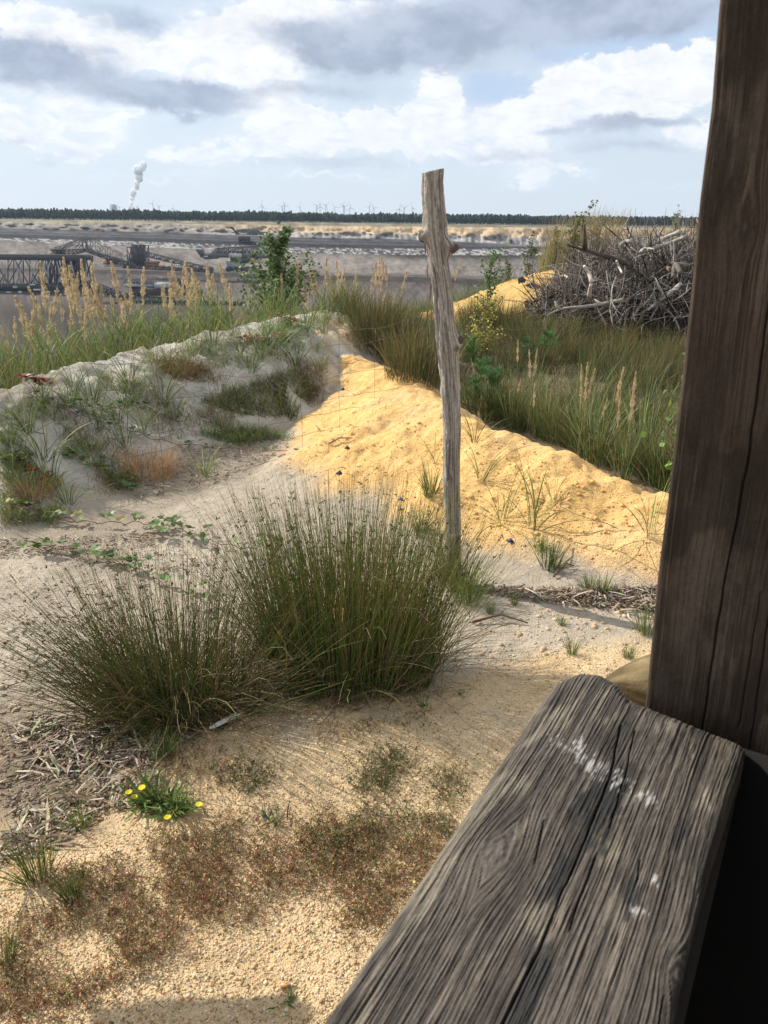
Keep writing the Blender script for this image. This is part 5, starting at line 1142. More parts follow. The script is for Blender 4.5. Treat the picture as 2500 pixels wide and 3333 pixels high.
# pine seedlings
def pine(x, y, s, label):
    b = gp(x, y); root = empty('pine_seedling', b, label, 'pine seedling'); g = Geo(); n = 7; hh = .42 * s
    P = np.array([[[0, 0, -.02], [.005, 0, hh * .4], [0, .005, hh * .8], [0, 0, hh]]]); g.add(*tubes(P, np.array([[.006, .005, .004, .002]]), np.broadcast_to(np.array([.13, .09, .06]), (1, 4, 3)), 5))
    nb = 16; t = rng.uniform(.15, .9, nb); o = np.stack([np.zeros(nb), np.zeros(nb), t * hh], -1); L = .19 * s * (1.1 - .6 * t); Q = paths(o, rng.uniform(0, 6.28, nb), L, np.full(nb, 1.1), np.full(nb, -.7), 4)
    g.add(*tubes(Q, np.full((nb, 5), .0025), np.broadcast_to(np.array([.15, .11, .06]), (nb, 5, 3)), 4)); g.build('trunk', M_twig, root, True)
    g = Geo(); m = 2600; k = rng.integers(0, nb + 3, m); s_ = rng.uniform(.3, 4, m); i = np.minimum(s_.astype(int), 3); f = (s_ - i)[:, None]; kk = np.minimum(k, nb - 1); c = Q[kk, i] * (1 - f) + Q[kk, i + 1] * f
    tr = k >= nb; c[tr] = np.stack([np.zeros(tr.sum()), np.zeros(tr.sum()), rng.uniform(.25, 1, tr.sum()) * hh], -1); a = rng.uniform(0, 6.28, m); D_ = np.stack([np.cos(a) * .8, np.sin(a) * .8, np.ones(m)], -1)
    D_ /= np.linalg.norm(D_, axis=1, keepdims=True); Pn = np.stack([c, c + D_ * .03 * s, c + D_ * .055 * s], 1); cc = jit(pick([(.09, .20, .06), (.07, .15, .05), (.13, .26, .07)], m), m)
    g.add(*ribbons(Pn, np.full(m, .0022), grad(cc, cc * 1.2, 3))); tag(g.build('needles', M_blade, root), kind='stuff')
pine(1058, 905, 1.0, 'dark green pine seedling just right of the fence post'); pine(1025, 880, .7, 'small pine seedling against the fence post'); pine(1135, 800, .9, 'bright pine seedling left of two in the boggy field')
pine(1180, 790, .9, 'bright pine seedling right of two in the boggy field'); pine(1020, 800, .9, 'pine seedling in the rushes behind the fence post')
pine(1040, 850, .8, 'pine seedling with drooping needles between post and field')

# ------------------------------------------------------------------ the heap of dead branches and stumps
HC = np.array([5.0, 12.6]); HR = np.array([2.75, 1.7]); HZ = 1.58
def mound(x, y): 
    q = ((x - HC[0]) / HR[0]) ** 2 + ((y - HC[1]) / HR[1]) ** 2
    hh = HZ * np.clip(1 - q, 0, 1) ** .38 * (.90 + .10 * np.sin(x * 2.3 + 1)) ; hh = hh * (1 - .42 * sstep(4.1, 2.2, x)); return hh
g = Geo(); nx = 60; ny = 44; U, Vv = np.meshgrid(np.linspace(-1, 1, nx), np.linspace(-1, 1, ny), indexing='ij'); X = HC[0] + U * HR[0]; Y = HC[1] + Vv * HR[1]
Z = H(X, Y) - .05 + np.clip(mound(X, Y) * .78 + .25 * fbm(X * 3, Y * 3, 3), 0, 2); idx = np.arange(nx * ny).reshape(nx, ny); A, B, C2, D2 = idx[:-1, :-1], idx[1:, :-1], idx[1:, 1:], idx[:-1, 1:]
heap = empty('brush_heap', (HC[0], HC[1], 0), 'tangled inside of the big heap of dead grey branches', 'brush heap')
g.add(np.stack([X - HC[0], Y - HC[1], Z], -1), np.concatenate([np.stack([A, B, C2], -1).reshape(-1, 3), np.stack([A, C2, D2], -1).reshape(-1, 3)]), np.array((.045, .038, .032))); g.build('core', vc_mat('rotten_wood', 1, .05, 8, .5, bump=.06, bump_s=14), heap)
GREYW = [(.16, .14, .12), (.24, .22, .20), (.10, .085, .072), (.05, .043, .038), (.40, .375, .345)]
N = 8500; a = rng.uniform(0, 6.28, N); q_ = np.sqrt(rng.uniform(0, 1.02, N)); x = HC[0] + HR[0] * q_ * np.cos(a); y = HC[1] + HR[1] * q_ * np.sin(a); z = H(x, y) + mound(x, y) * rng.uniform(.62, 1.0, N)
L = rng.uniform(.15, .75, N); P = paths(np.stack([x, y, z], -1), rng.uniform(0, 6.28, N), L, rng.uniform(.3, 2.2, N), rng.normal(0, .7, N), 6, 1.0, .35)
rd = rng.uniform(.0025, .009, N)[:, None] * np.linspace(1, .3, 7)[None]; cc = jit(pick(GREYW, N, [.28, .24, .2, .16, .12]), N, .2, .03); g = Geo(); g.add(*tubes(P - np.array([HC[0], HC[1], 0]), rd, grad(cc, cc, 7), 4)); tag(g.build('twigs', M_twig, heap, True), kind='stuff')
def branch_mesh(L, r, crook, forks, col):
    P = paths(np.zeros((1, 3)), np.array([0.]), np.array([L]), np.array([.9]), np.array([crook]), 9, 1.0, .30); c = np.broadcast_to(np.array(col), (1, 10, 3)) * (1 + rng.normal(0, .1, (1, 10, 1)))
    P = P - P.mean(1, keepdims=True); g = Geo(); g.add(*tubes(P, (np.linspace(1, .45, 10) * r * (1 + rng.normal(0, .1, 10)))[None], c, 7))
    for f in range(forks):
        i = rng.integers(3, 9); Q = paths(P[0, i][None], np.array([rng.uniform(0, 6.28)]), np.array([L * rng.uniform(.2, .45)]), np.array([rng.uniform(.4, 1.6)]), np.array([rng.normal(0, .6)]), 5, 1, .3)
        g.add(*tubes(Q, np.linspace(r * .55, r * .15, 6)[None], c[:, :6], 5))
    return g.mesh('dead_branch', M_twig, True)
bm = [branch_mesh(rng.uniform(.7, 1.5), rng.uniform(.012, .030), rng.normal(0, .7), int(rng.integers(2, 5)), c) for c in (GREYW * 3)[:14]]
n = 290
for i in range(n):
    a = random.uniform(0, 6.28); q0 = math.sqrt(random.uniform(.05, 1)); x = HC[0] + HR[0] * q0 * math.cos(a); y = HC[1] + HR[1] * q0 * math.sin(a)
    if y > HC[1] + .8: y = HC[1] - random.uniform(.3, 1.2)
    z = float(H(x, y) + mound(np.array(x), np.array(y)) * random.uniform(.8, 1.0)) + .02
    o = link_mesh('dead_branch', bm[i % len(bm)], None, (x, y, z)); s = random.uniform(.5, 1.05); o.scale = (s, s, s); o.rotation_euler = (random.uniform(-.9, .9), random.uniform(-1.0, 1.0), random.uniform(0, 6.28))
    tag(o, 'grey dead branch tangled into the big brush heap', 'branch', 'dead branches of the brush heap')
def hp(xd, yd, D): return at(xd * KD, yd * KD, D)
for pts, D, r0, r1, c, lab, tw in (
    ([(1262, 575), (1272, 590), (1278, 606), (1275, 622), (1272, 640)], 10.85, .035, .045, (.50, .45, .38), 'pale curved bone-like branch at the left front of the heap', 0),
    ([(1332, 564), (1336, 575), (1344, 590)], 10.9, .030, .02, (.48, .44, .38), 'short pale curved branch in the middle of the heap', 0),
    ([(1398, 670), (1425, 650), (1452, 630), (1470, 612)], 10.7, .030, .045, (.42, .39, .35), 'straight light grey branch slanting up at the right front of the heap', 2),
    ([(1180, 682), (1205, 668), (1230, 663), (1260, 665), (1310, 655), (1345, 648)], 10.6, .018, .05, (.38, .34, .28), 'long bleached branch reaching out low at the left foot of the heap', 2),
    ([(1224, 528), (1255, 538), (1290, 548), (1330, 560), (1365, 575)], 11.6, .022, .07, (.09, .075, .065), 'dark thick branch along the upper left slope of the heap', 3),
    ([(1398, 565), (1402, 540), (1406, 520), (1404, 500), (1420, 486)], 12.0, .035, .02, (.17, .14, .12), 'upright crooked branch sticking out of the heap top', 3),
    ([(1425, 560), (1428, 535), (1424, 512)], 12.0, .025, .018, (.25, .22, .19), 'short upright branch right of the crooked one on the heap', 1),
    ([(1418, 524), (1440, 512), (1470, 500)], 12.1, .05, .055, (.38, .35, .31), 'thick pale log lying on the heap top', 0),
    ([(1400, 540), (1440, 528), (1480, 512)], 11.9, .045, .05, (.30, .27, .24), 'second pale log just under the topmost one', 0),
    ([(1382, 545), (1392, 535), (1412, 538)], 11.6, .03, .02, (.48, .44, .38), 'short bleached root on the upper heap', 1),
    ([(1455, 600), (1458, 565), (1470, 590)], 11.0, .06, .05, (.16, .14, .12), 'stump with splintered top at the right of the heap', 1),
    ([(1310, 640), (1318, 665), (1322, 700), (1335, 720)], 10.6, .02, .01, (.40, .36, .31), 'pale forked root hanging down the heap front', 3),
    ([(1330, 600), (1322, 620), (1320, 650), (1318, 668)], 10.7, .018, .012, (.44, .40, .35), 'thin bleached root in the middle front', 2),
    ([(1200, 725), (1225, 705), (1232, 680)], 10.5, .014, .01, (.28, .24, .2), 'thin twig at the grass edge left below the heap', 3),
    ([(1365, 512), (1358, 500), (1354, 488)], 12.2, .02, .012, (.16, .13, .11), 'small upright twig on the left of the heap top', 1),
    ([(1340, 530), (1352, 520), (1362, 522)], 11.9, .05, .05, (.36, .32, .27), 'pale sawn stub end near the heap top', 0)):
    D = max(D, 11.15) if D < 11.15 else D; P = [hp(x, y, D + .12 * math.sin(i * 2)) for i, (x, y) in enumerate(pts)]
    # resample smoothly
    t = np.linspace(0, len(P) - 1, 14); Pa = np.array(P); Pi = np.stack([np.interp(t, np.arange(len(P)), Pa[:, k]) for k in range(3)], -1)
    for _ in range(3): Pi[1:-1] = (Pi[:-2] + Pi[1:-1] + Pi[2:]) / 3
    twg = [(rng.integers(3, 11), rng.normal(0, .6, 3) + np.array([0, -.2, .3]), rng.uniform(.15, .35)) for _ in range(tw)]
    stick(list(Pi), r0 * .6, r1 * .6, c, 'dead_branch', lab, 'branch', k=8, twigs=twg)
# a sawn log end in the heap
g = Geo(); c0 = hp(1448, 582, 11.5); P = np.array([[c0, c0 + np.array([.28, .2, .02])]]); P = np.concatenate([P[:, :1], P[:, :1] + (P[:, 1:] - P[:, :1]) * .5, P[:, 1:]], 1)
g.add(*tubes(P, np.array([[.075, .08, .085]]), np.broadcast_to(np.array([.20, .17, .13]), (1, 3, 3)), 16)); tag(g.build('sawn_log', M_twig), 'thick sawn brown log end embedded at the right of the heap', 'log')
# ------------------------------------------------------------------ weathered timber surfaces
def wood_fields(u, v, knots, seed, freq=470):
    if seed > 20: freq = 640
    """u across (m), v along (m) -> relief height (0..1), tone"""
    wu = u + .006 * fbm(u * 14 + seed, v * 3, 3) + .010 * fbm(u * 3 + seed, v * 1.6 + 5, 2)
    kn = np.zeros_like(u); 
    for ku, kv, kr, ks in knots:
        du = u - ku; dv_ = (v - kv) / ks; rr_ = np.sqrt(du ** 2 + dv_ ** 2)
        wu = wu + np.sign(du + 1e-6) * kr * .9 * np.exp(-(rr_ / (kr * 1.6)) ** 2) * -1
        kn = np.maximum(kn, np.exp(-(rr_ / kr) ** 4))
    ring = np.zeros_like(u)
    for ku, kv, kr, ks in knots:
        rr_ = np.hypot(u - ku, (v - kv) / ks); ring = np.where(np.exp(-(rr_ / kr) ** 4) > .1, .42 + .30 * np.sin(rr_ * 800 + 7 * fbm(u * 45, v * 45, 3)) + .5 * fbm(u * 220, v * 220, 2), ring)
    gr = fbm(wu * freq + seed, v * 3.2 + seed * 2, 3, .55); gr2 = fbm(wu * freq * .42 + seed, v * .8, 2); gr3 = fbm(wu * freq * 2.3, v * 24, 2)
    h = .5 + gr * .8 + gr2 * .45 + .5 * gr3 + .35 * fbm(wu * freq * 1.7 + 31, v * 60, 2); h = h * (1 - kn) + ring * kn; return h, kn, wu
def timber_face(g, org, U, Vd, Nn, lu, lv, nu, nv, knots, cracks, seed, palette, shape=None, rnd=.012, amp=.0011, stains=(), drops=(), curve=0.0):
    """a relief face: org + u*U + v*V; rounded long edges"""
    u = np.linspace(0, lu, nu); v = np.linspace(0, lv, nv); uu, vv = np.meshgrid(u, v, indexing='ij')
    h, kn, wu = wood_fields(uu, vv, knots, seed)
    edge = np.minimum(uu, lu - uu); drop_ = np.where(edge < rnd, (1 - np.sqrt(np.clip(1 - ((rnd - edge) / rnd) ** 2, 0, 1))) * rnd, 0)
    z = amp * (h - .5) * 2 - drop_ + .0012 * fbm(uu * 9, vv * 5 + seed, 3)
    dark, mid, pale = [np.array(c) for c in palette]
    cm_ = .30 + .85 * sstep(-.25, .3, fbm(uu * 13 + seed, vv * 4.5 + 7, 3, .6)); h = .5 + (h - .5) * cm_ + .18 * fbm(uu * 170, vv * 120, 3, .6)
    t = sstep(.22, .80, h + .35 * fbm(uu * 25 + seed, vv * 9, 4, .6))[..., None]
    col = dark * (1 - t) + mid * t; blot = sstep(-.02, .28, fbm(uu * 22 + 3, vv * 7 + seed, 4, .6) + .3 * (h - .6))[..., None]; col = col * (1 - blot * .75) + (pale * (.55 + .45 * t)) * blot * .75
    bk = sstep(.12, .26, fbm(uu * 16 + 9 + seed, vv * 6 + 2, 4, .6))[..., None]; col = col * (1 - .6 * bk) + dark * .55 * bk * .6 + dark * 0
    for (su, sv, ru, rv) in stains:
        m = sstep(.9, .5, ((uu - su) / ru) ** 2 + ((vv - sv) / rv) ** 2 + 2.0 * fbm(wu * 60, vv * 16, 4, .65))[..., None]; col = col * (1 - m * .8) + np.array((.026, .027, .028)) * m * .8
    for (su, sv, ru, rv) in drops:
        m = (sstep(.8, .3, ((uu - su) / ru) ** 2 + ((vv - sv) / rv) ** 2 + 3.0 * fbm(uu * 300, vv * 110, 4, .65)) * sstep(.25, .6, h))[..., None]; col = col * (1 - m * .7) + np.array((.50, .49, .47)) * m * .7
    for pts, w0, dp in cracks:
        cu = np.interp(vv, [p[1] for p in pts], [p[0] for p in pts], left=-9, right=-9) + .0016 * fbm(vv * 30 + seed, vv * 0 + 3, 3)
        m = np.exp(-((uu - cu) / w0) ** 4); z = z - dp * m; col = col * (1 - .9 * m[..., None]) + np.array((.012, .010, .009)) * .9 * m[..., None]
    P = org + uu[..., None] * U + vv[..., None] * Vd + z[..., None] * Nn
    if shape is not None: P = shape(P, uu, vv)
    idx = np.arange(nu * nv).reshape(nu, nv); A, B, C2, D2 = idx[:-1, :-1], idx[1:, :-1], idx[1:, 1:], idx[:-1, 1:]
    F = np.concatenate([np.stack([A, B, C2], -1).reshape(-1, 3), np.stack([A, C2, D2], -1).reshape(-1, 3)])
    if np.dot(np.cross(U, Vd), Nn) < 0: F = F[:, ::-1]
    g.add(P.reshape(-1, 3), F, col.reshape(-1, 3)); return idx
M_timber = vc_mat('weathered_timber', .8, .22, 240, .22, bump=.0008, bump_s=420)
PALT = ((.056, .048, .042), (.135, .115, .096), (.27, .235, .18))
# sill plank: long direction W, across U
ZT = 1.0
A0 = flat(690, 2212, ZT); A1 = flat(1178, 1500, ZT); Bn = flat(1500, 2212, ZT); Bf = flat(1600, 1603, ZT)
W_ = (A1 - A0) / np.linalg.norm(A1 - A0) ; W_[2] = 0; W_ /= np.linalg.norm(W_); U_ = np.array([W_[1], -W_[0], 0]); UP = np.array([0, 0, 1.])
wid = .5 * (np.dot(Bn - A0, U_) + np.dot(Bf - A0, U_)); wn_, wf_ = np.dot(Bn - A0, U_), np.dot(Bf - A0, U_)
back_ = .35; org = A0 - W_ * back_; far_l = np.dot(flat(1240, 1447, ZT) - org, W_); far_r = np.dot(Bf - org, W_); LV = far_l + .014
def plank_shape(P, uu, vv):
    wv = np.interp(vv, [0, LV], [wn_ - .01, wf_ + .004])
    s = wv / wid
    # far end: highest at u0, falling obliquely to the right, rounded at the left corner
    uf = uu / wid
    endv = np.interp(uf, [0, .04, .10, .20, .30, .42, 1.0], [LV - .075, LV - .035, LV - .010, LV - .001, LV - .012, LV - .045, far_r])
    vs = vv / LV * endv
    right = .006 * np.sin(vv * 7) * sstep(.6, 1, uf)
    Q = P + (uu * (s - 1))[..., None] * U_ + (vs - vv)[..., None] * W_ + right[..., None] * U_
    Q[..., 2] -= .006 * sstep(LV - .03, LV, vv) ** 2
    return Q
def plankpix(x, y): p = flat(x, y, ZT) - org; return np.dot(p, U_), np.dot(p, W_)
kn1 = plankpix(1085, 1835); kn2 = plankpix(1510, 2030); st = [plankpix(1310, 1700), plankpix(1230, 1850), plankpix(1400, 1870), plankpix(1180, 2080), plankpix(1500, 1740)]
dr = [plankpix(1290, 1620), plankpix(1420, 1675), plankpix(1447, 1845), plankpix(1410, 1910), plankpix(1190, 1740)]
cr = [[plankpix(*p) for p in l] for l in ([(1090, 2212), (1190, 2000), (1240, 1880), (1290, 1760), (1340, 1640), (1362, 1530)], [(1340, 1740), (1372, 1640), (1393, 1540)], [(1405, 1850), (1410, 1800)], [(1170, 1840), (1182, 1760)], [(1440, 2212), (1470, 2080)], [(1255, 1960), (1310, 1800)])]
cr = [sorted([(a, b) for a, b in c], key=lambda q: q[1]) for c in cr]
cr[0] = [(cr[0][0][0] - .02, -1)] + cr[0]
g = Geo(); NU, NV = 430, 190
idx = timber_face(g, org, U_, W_, UP, wid, LV, NU, NV, [(kn1[0], kn1[1], .020, 1.7), (kn2[0], kn2[1], .012, 1.6), (.045, .2, .012, 1.5)], [(c, .0007 if i else .0011, .006) for i, c in enumerate(cr)], 3.0, PALT, plank_shape, .010, .0010,
                  [(st[0][0], st[0][1], .028, .075), (st[1][0], st[1][1], .012, .05), (st[2][0], st[2][1], .012, .05), (st[3][0], st[3][1], .012, .06), (st[4][0], st[4][1], .008, .03)],
                  [(dr[0][0], dr[0][1], .046, .020), (dr[1][0], dr[1][1], .012, .012), (dr[2][0], dr[2][1], .007, .009), (dr[3][0], dr[3][1], .010, .006)])
Vt = g.V[0]; Ct = g.C[0]
def skirt(ring, drop, inward, col):
    """side faces hanging from a border of the top"""
    T0 = Vt[ring]; n = len(ring); lay = [T0]
    for k, dd in enumerate((.004, .02, .035, drop)):
        q = T0.copy(); q[:, 2] = ZT - rnd0 - dd + .001 * fbm(np.arange(n) * .3, np.full(n, k * 3.), 2); q += inward * (.001 * k) ; lay.append(q)
    V = np.array(lay); idx = np.arange(V.shape[0] * n).reshape(V.shape[0], n)
    F = np.concatenate([np.stack([idx[:-1, :-1], idx[1:, :-1], idx[1:, 1:]], -1).reshape(-1, 3), np.stack([idx[:-1, :-1], idx[1:, 1:], idx[:-1, 1:]], -1).reshape(-1, 3)])
    cc = np.repeat(Ct[ring][None] * .5 + np.array(col) * .5, V.shape[0], 0); g.add(V.reshape(-1, 3), F, cc.reshape(-1, 3))
rnd0 = .010
skirt(idx[0, :], .055, U_ * .3, PALT[1]); skirt(idx[-1, :], .055, -U_ * .3, PALT[1]); skirt(idx[:, -1], .055, -W_ * .3, PALT[1]); skirt(idx[:, 0], .055, W_ * .3, PALT[1])
bc = [Vt[idx[0, 0]], Vt[idx[0, -1]], Vt[idx[NU // 3, -1]], Vt[idx[-1, -1]], Vt[idx[-1, 0]]]; V = np.array(bc); V[:, 2] = ZT - .064; g.add(V, [(0, 1, 2), (0, 2, 3), (0, 3, 4)], np.array(PALT[0]))
o = g.build('sill_plank', M_timber, smooth=True); tag(o, 'thick weathered grey plank with cracks, a knot and white droppings in the foreground', 'plank')
# boards under the plank
for k in range(5):
    gb = Geo(); s0 = -.3 + k * .25; a = A0 + W_ * s0 + U_ * .11; b_ = a + W_ * .243
    b_ = A0 + U_ * .11 + W_ * min(s0 + .243, far_r - back_ - .005)
    if s0 > far_r - back_ - .03: break
    q = [a, b_, b_ + U_ * .028, a + U_ * .028]; V = [np.array([p[0], p[1], z]) for z in (-.02, ZT - .066) for p in q]
    gb.add(V, [(0, 1, 5), (0, 5, 4), (1, 2, 6), (1, 6, 5), (2, 3, 7), (2, 7, 6), (3, 0, 4), (3, 4, 7), (4, 5, 6), (4, 6, 7)], np.array((.09, .075, .06)))
    o = gb.build('wall_board', M_timber); tag(o, 'dark upright board under the foreground plank', 'board', 'boards closing the space under the plank')
# ------------------------------------------------------------------ shelter post at the right
D0 = .945
bl_ = at(2104, 2250, D0); tl_ = at(2341, -40, D0)
def post():
    g = Geo(); lv = 2.5; lu = .215; org = np.array([0, D0, -.02]); xs_y = [(2341 + 6, -60), (2338, 20), (2314, 345), (2276, 648), (2246, 965), (2216, 1250), (2172, 1628), (2140, 1868), (2104, 2245)]
    zz = []; xx = []
    for px, py in xs_y: p = at(px, py, D0); xx.append(p[0]); zz.append(p[2])
    zz = np.array(zz)[::-1]; xx = np.array(xx)[::-1]
    def sh(P, uu, vv):
        x0 = np.interp(P[..., 2], zz, xx); x0 = np.where(P[..., 2] < zz[0], xx[0] + (zz[0] - P[..., 2]) * .02, x0); x0 = np.where(P[..., 2] > zz[-1], xx[-1], x0)
        P = P.copy(); P[..., 0] += x0; return P
    X_ = U_.copy(); Zv = np.array([0, 0, 1.])
    cracks = [([(.075, .7), (.078, 1.1), (.085, 1.35), (.083, 1.5), (.088, 1.75)], .0012, .005), ([(.140, .6), (.135, 1.2)], .001, .004), ([(.165, 1.25), (.17, 1.7)], .001, .004), ([(.12, 1.0), (.123, 1.2)], .0008, .003)]
    pal = ((.048, .034, .024), (.088, .064, .046), (.13, .10, .074))
    idx = timber_face(g, org, X_, Zv, -W_, lu, lv, 250, 330, [(.05, 1.62, .012, 1.5), (.15, 1.30, .010, 1.8)], cracks, 21.0, pal, sh, .006, .0005)
    V0 = g.V[0]; C0 = g.C[0]
    for edge_, sx in ((idx[0], 1), (idx[-1], -1)):
        T0 = V0[edge_]; T1 = T0 + W_ * .02; T2 = T0 + W_ * .16; n = len(T0); V = np.concatenate([T0, T1, T2]); k = np.arange(n - 1)
        F = []
        for r_ in range(2):
            a = k + r_ * n; F += [np.stack([a, a + 1, a + n + 1], -1), np.stack([a, a + n + 1, a + n], -1)]
        F = np.concatenate(F); F = F if sx < 0 else F[:, ::-1]; g.add(V, F, np.concatenate([C0[edge_]] * 3) * 1.0)
    a = V0[idx[0, -1]]; b_ = V0[idx[-1, -1]]; a2 = V0[idx[0, 0]]; b2 = V0[idx[-1, 0]]; o_ = W_ * .16
    g.add([a, b_, b_ + o_, a + o_], [(0, 1, 2), (0, 2, 3)], np.array(pal[1])); g.add([a + o_, b_ + o_, b2 + o_, a2 + o_], [(0, 1, 2), (0, 2, 3)], np.array(pal[1]))
    o = g.build('shelter_post', M_timber, smooth=True); tag(o, 'dark brown square timber post with long cracks at the right edge', 'post')
post()
# round log behind the plank end, by the post
def log():
    g = Geo(); c = at(1385 * KD, 1500 * KD, 1.42); n = 40; S = 22; L = np.linspace(0, .9, S); a = np.arange(n) * 2 * math.pi / n; rad = .078
    top = at(1398 * KD, 1436 * KD, 1.36); cz = top[2] - rad - .012; x0 = at(1322 * KD, 1482 * KD, 1.36)[0]
    A, Ls = np.meshgrid(a, L); f = fbm(np.cos(A) * Ls * 30 + 4, np.sin(A) * 3 + Ls * 22, 4, .6); end = sstep(0, .07, Ls); Rr = rad * (np.clip(Ls / .16, .02, 1) ** .7) * (1 + .10 * f)
    Rr[0] *= .1
    V = np.stack([x0 + Ls * .96, 1.44 + Rr * np.cos(A) + Ls * -.05, cz + Rr * np.sin(A) + Ls * .02], -1); idx = np.arange(S * n).reshape(S, n); q = np.roll(idx, -1, 1)
    F = np.concatenate([np.stack([idx[:-1], q[:-1], q[1:]], -1).reshape(-1, 3), np.stack([idx[:-1], q[1:], idx[1:]], -1).reshape(-1, 3)]); t = sstep(-.2, .3, f)[..., None]
    g.add(V.reshape(-1, 3), F, (np.array((.12, .09, .045)) * (1 - t) + np.array((.25, .19, .10)) * t).reshape(-1, 3)); o = g.build('round_log', vc_mat('log_wood', .9, .15, 30, .3, bump=.002, bump_s=90), smooth=True)
    tag(o, 'tan round end of a log showing between plank and shelter post', 'log')
    lo = V[:, :, 2].min(); gb = Geo(); box(gb, (x0 + .12, 1.38, -.05), (x0 + .22, 1.48, cz - rad * .9), (.2, .16, .1)); gb.build('support_peg', M_timber, o)
log()
# shelter: roof, added back panel and right wall keep the right side in shade
g = Geo()
rf = empty('shelter_roof', (.9, .1, 2.3), 'plank roof of the shelter above the viewer, out of the picture', 'roof')
def board(p0, p1, name, par=None, lab=None, c=(.10, .08, .06)):
    g = Geo(); box(g, p0, p1, np.array(c) * rng.uniform(.8, 1.2)); o = g.build(name, M_timber)
    if par: o.parent = par; rel(o, par)
    elif lab: tag(o, lab[0], lab[1], lab[2] if len(lab) > 2 else None)
    return o
for k in range(9): board((.30 + .0 * k, -1.2 + k * .25, 2.42), (2.7, -1.2 + k * .25 + .243, 2.45), 'roof_board', rf)
for k in range(9): board((1.05, -1.2 + k * .25, -.02), (1.08, -1.2 + k * .25 + .243, 2.40), 'wall_board', None, ('dark board of the shelter wall right of the foreground plank', 'board', 'boards of the shelter side wall'))
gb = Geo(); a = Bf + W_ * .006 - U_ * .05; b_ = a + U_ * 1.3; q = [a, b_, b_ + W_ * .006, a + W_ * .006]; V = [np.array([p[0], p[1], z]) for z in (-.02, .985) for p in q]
gb.add(V, [(0, 1, 5), (0, 5, 4), (1, 2, 6), (1, 6, 5), (2, 3, 7), (2, 7, 6), (3, 0, 4), (3, 4, 7), (4, 5, 6), (4, 6, 7)], np.array((.007, .006, .0055))); tag(gb.build('deep_shade_panel', M_timber), 'near-black panel added in place of the deep shade right of the foreground plank', 'panel')  # added panel, its near-black colour stands in for the interior shade
gb = Geo(); box(gb, (.7, -1.3, -.02), (2.7, -1.26, 2.4), (.03, .025, .02)); tag(gb.build('added_back_panel', M_timber), 'dark panel added behind the viewer to deepen the shade on the right', 'panel')  # unseen panel added behind the camera to darken the right side
# an unseen plank added on the left, just outside the picture, throws the shadow at the bottom edge
sh_ = np.array([math.sin(R(SUN_AZ)), math.cos(R(SUN_AZ))]) / math.tan(R(SUN_EL)) * 1.0
fA = flat(330, 2300)[:2] + sh_; fB = flat(730, 2235)[:2] + sh_
sl = empty('shadow_plank', (fA[0], fA[1], 0), 'unseen plank on a leg, added left of the picture to cast the bottom shadow', 'plank')
g = Geo(); q = [np.array([fA[0], fA[1]]), np.array([fB[0], fB[1]]), np.array([fB[0] - .25, -.6]), np.array([fA[0] - .25, -.6])]; V = [np.array([p[0], p[1], z]) for z in (.94, 1.0) for p in q]
g.add(V, [(0, 1, 5), (0, 5, 4), (1, 2, 6), (1, 6, 5), (2, 3, 7), (2, 7, 6), (3, 0, 4), (3, 4, 7), (4, 5, 6), (4, 6, 7), (0, 2, 1), (0, 3, 2)], np.array((.12, .10, .08))); rel(g.build('shadow_board', M_timber, sl), sl)
g = Geo(); box(g, (fA[0] - .05, .1, -.03), (fA[0] + .07, .22, .938), (.1, .08, .06)); rel(g.build('leg', M_timber, sl), sl)

# ------------------------------------------------------------------ low reddish plants on the gravel
def sprigs(name, areas, label, cat='ground cover'):
    g = Geo()
    for poly, n, cols, hh in areas:
        pp_ = np.array(poly, float); lo_, hi_ = pp_.min(0), pp_.max(0); q = rng.uniform(lo_, hi_, (n * 4, 2)); q = q[inpoly(q[:, 0], q[:, 1], poly)][:n]; q = q + rng.normal(0, 26, q.shape) * np.minimum(np.abs(rng.normal(0, 1, (len(q), 1))), 2.2); q = hit(q[:, 0], q[:, 1]); nz = fbm(q[:, 0] * 6, q[:, 1] * 6, 4, .6); pd = np.array(poly, float); q = q[rng.random(len(q)) < sstep(-.5, .3, nz) * .7]; N = len(q)
        L = rng.uniform(.4, 1.1, N) * hh; P = paths(q, rng.uniform(0, 6.28, N), L, rng.uniform(.5, 1.35, N), rng.uniform(-.6, .3, N), 3, 1, .4); c = jit(pick(cols, N), N, .25, .1)
        g.add(*ribbons(P, np.full(N, .0015), grad(c * .8, c, 4)))
        m = 4; k = np.repeat(np.arange(N), m); s = rng.uniform(.3, 3, N * m); i = np.minimum(s.astype(int), 2); f = (s - i)[:, None]; pp = P[k, i] * (1 - f) + P[k, i + 1] * f; a = rng.uniform(0, 6.28, N * m); D_ = np.stack([np.cos(a), np.sin(a), rng.uniform(.1, 1.2, N * m)], -1)
        D_ /= np.linalg.norm(D_, axis=1, keepdims=True); l = rng.uniform(.003, .008, N * m)[:, None]; sd_ = np.cross(D_, rng.normal(0, 1, (N * m, 3))); sd_ /= np.linalg.norm(sd_, axis=1, keepdims=True); V = np.stack([pp, pp + D_ * l * .55 + sd_ * l * .28, pp + D_ * l, pp + D_ * l * .55 - sd_ * l * .28], 1)
        F = (np.array([[0, 1, 2], [0, 2, 3]])[None] + (np.arange(N * m) * 4)[:, None, None]).reshape(-1, 3); g.add(V.reshape(-1, 3), F, np.repeat(jit(c[k], N * m, .2, .12), 4, 0))
    return tag(g.build(name, M_leaf), label, cat, kind='stuff')
RD = [(.30, .14, .07), (.38, .22, .11), (.26, .19, .08), (.19, .19, .075), (.45, .32, .18)]; GR = [(.10, .13, .04), (.14, .16, .05), (.16, .12, .045)]
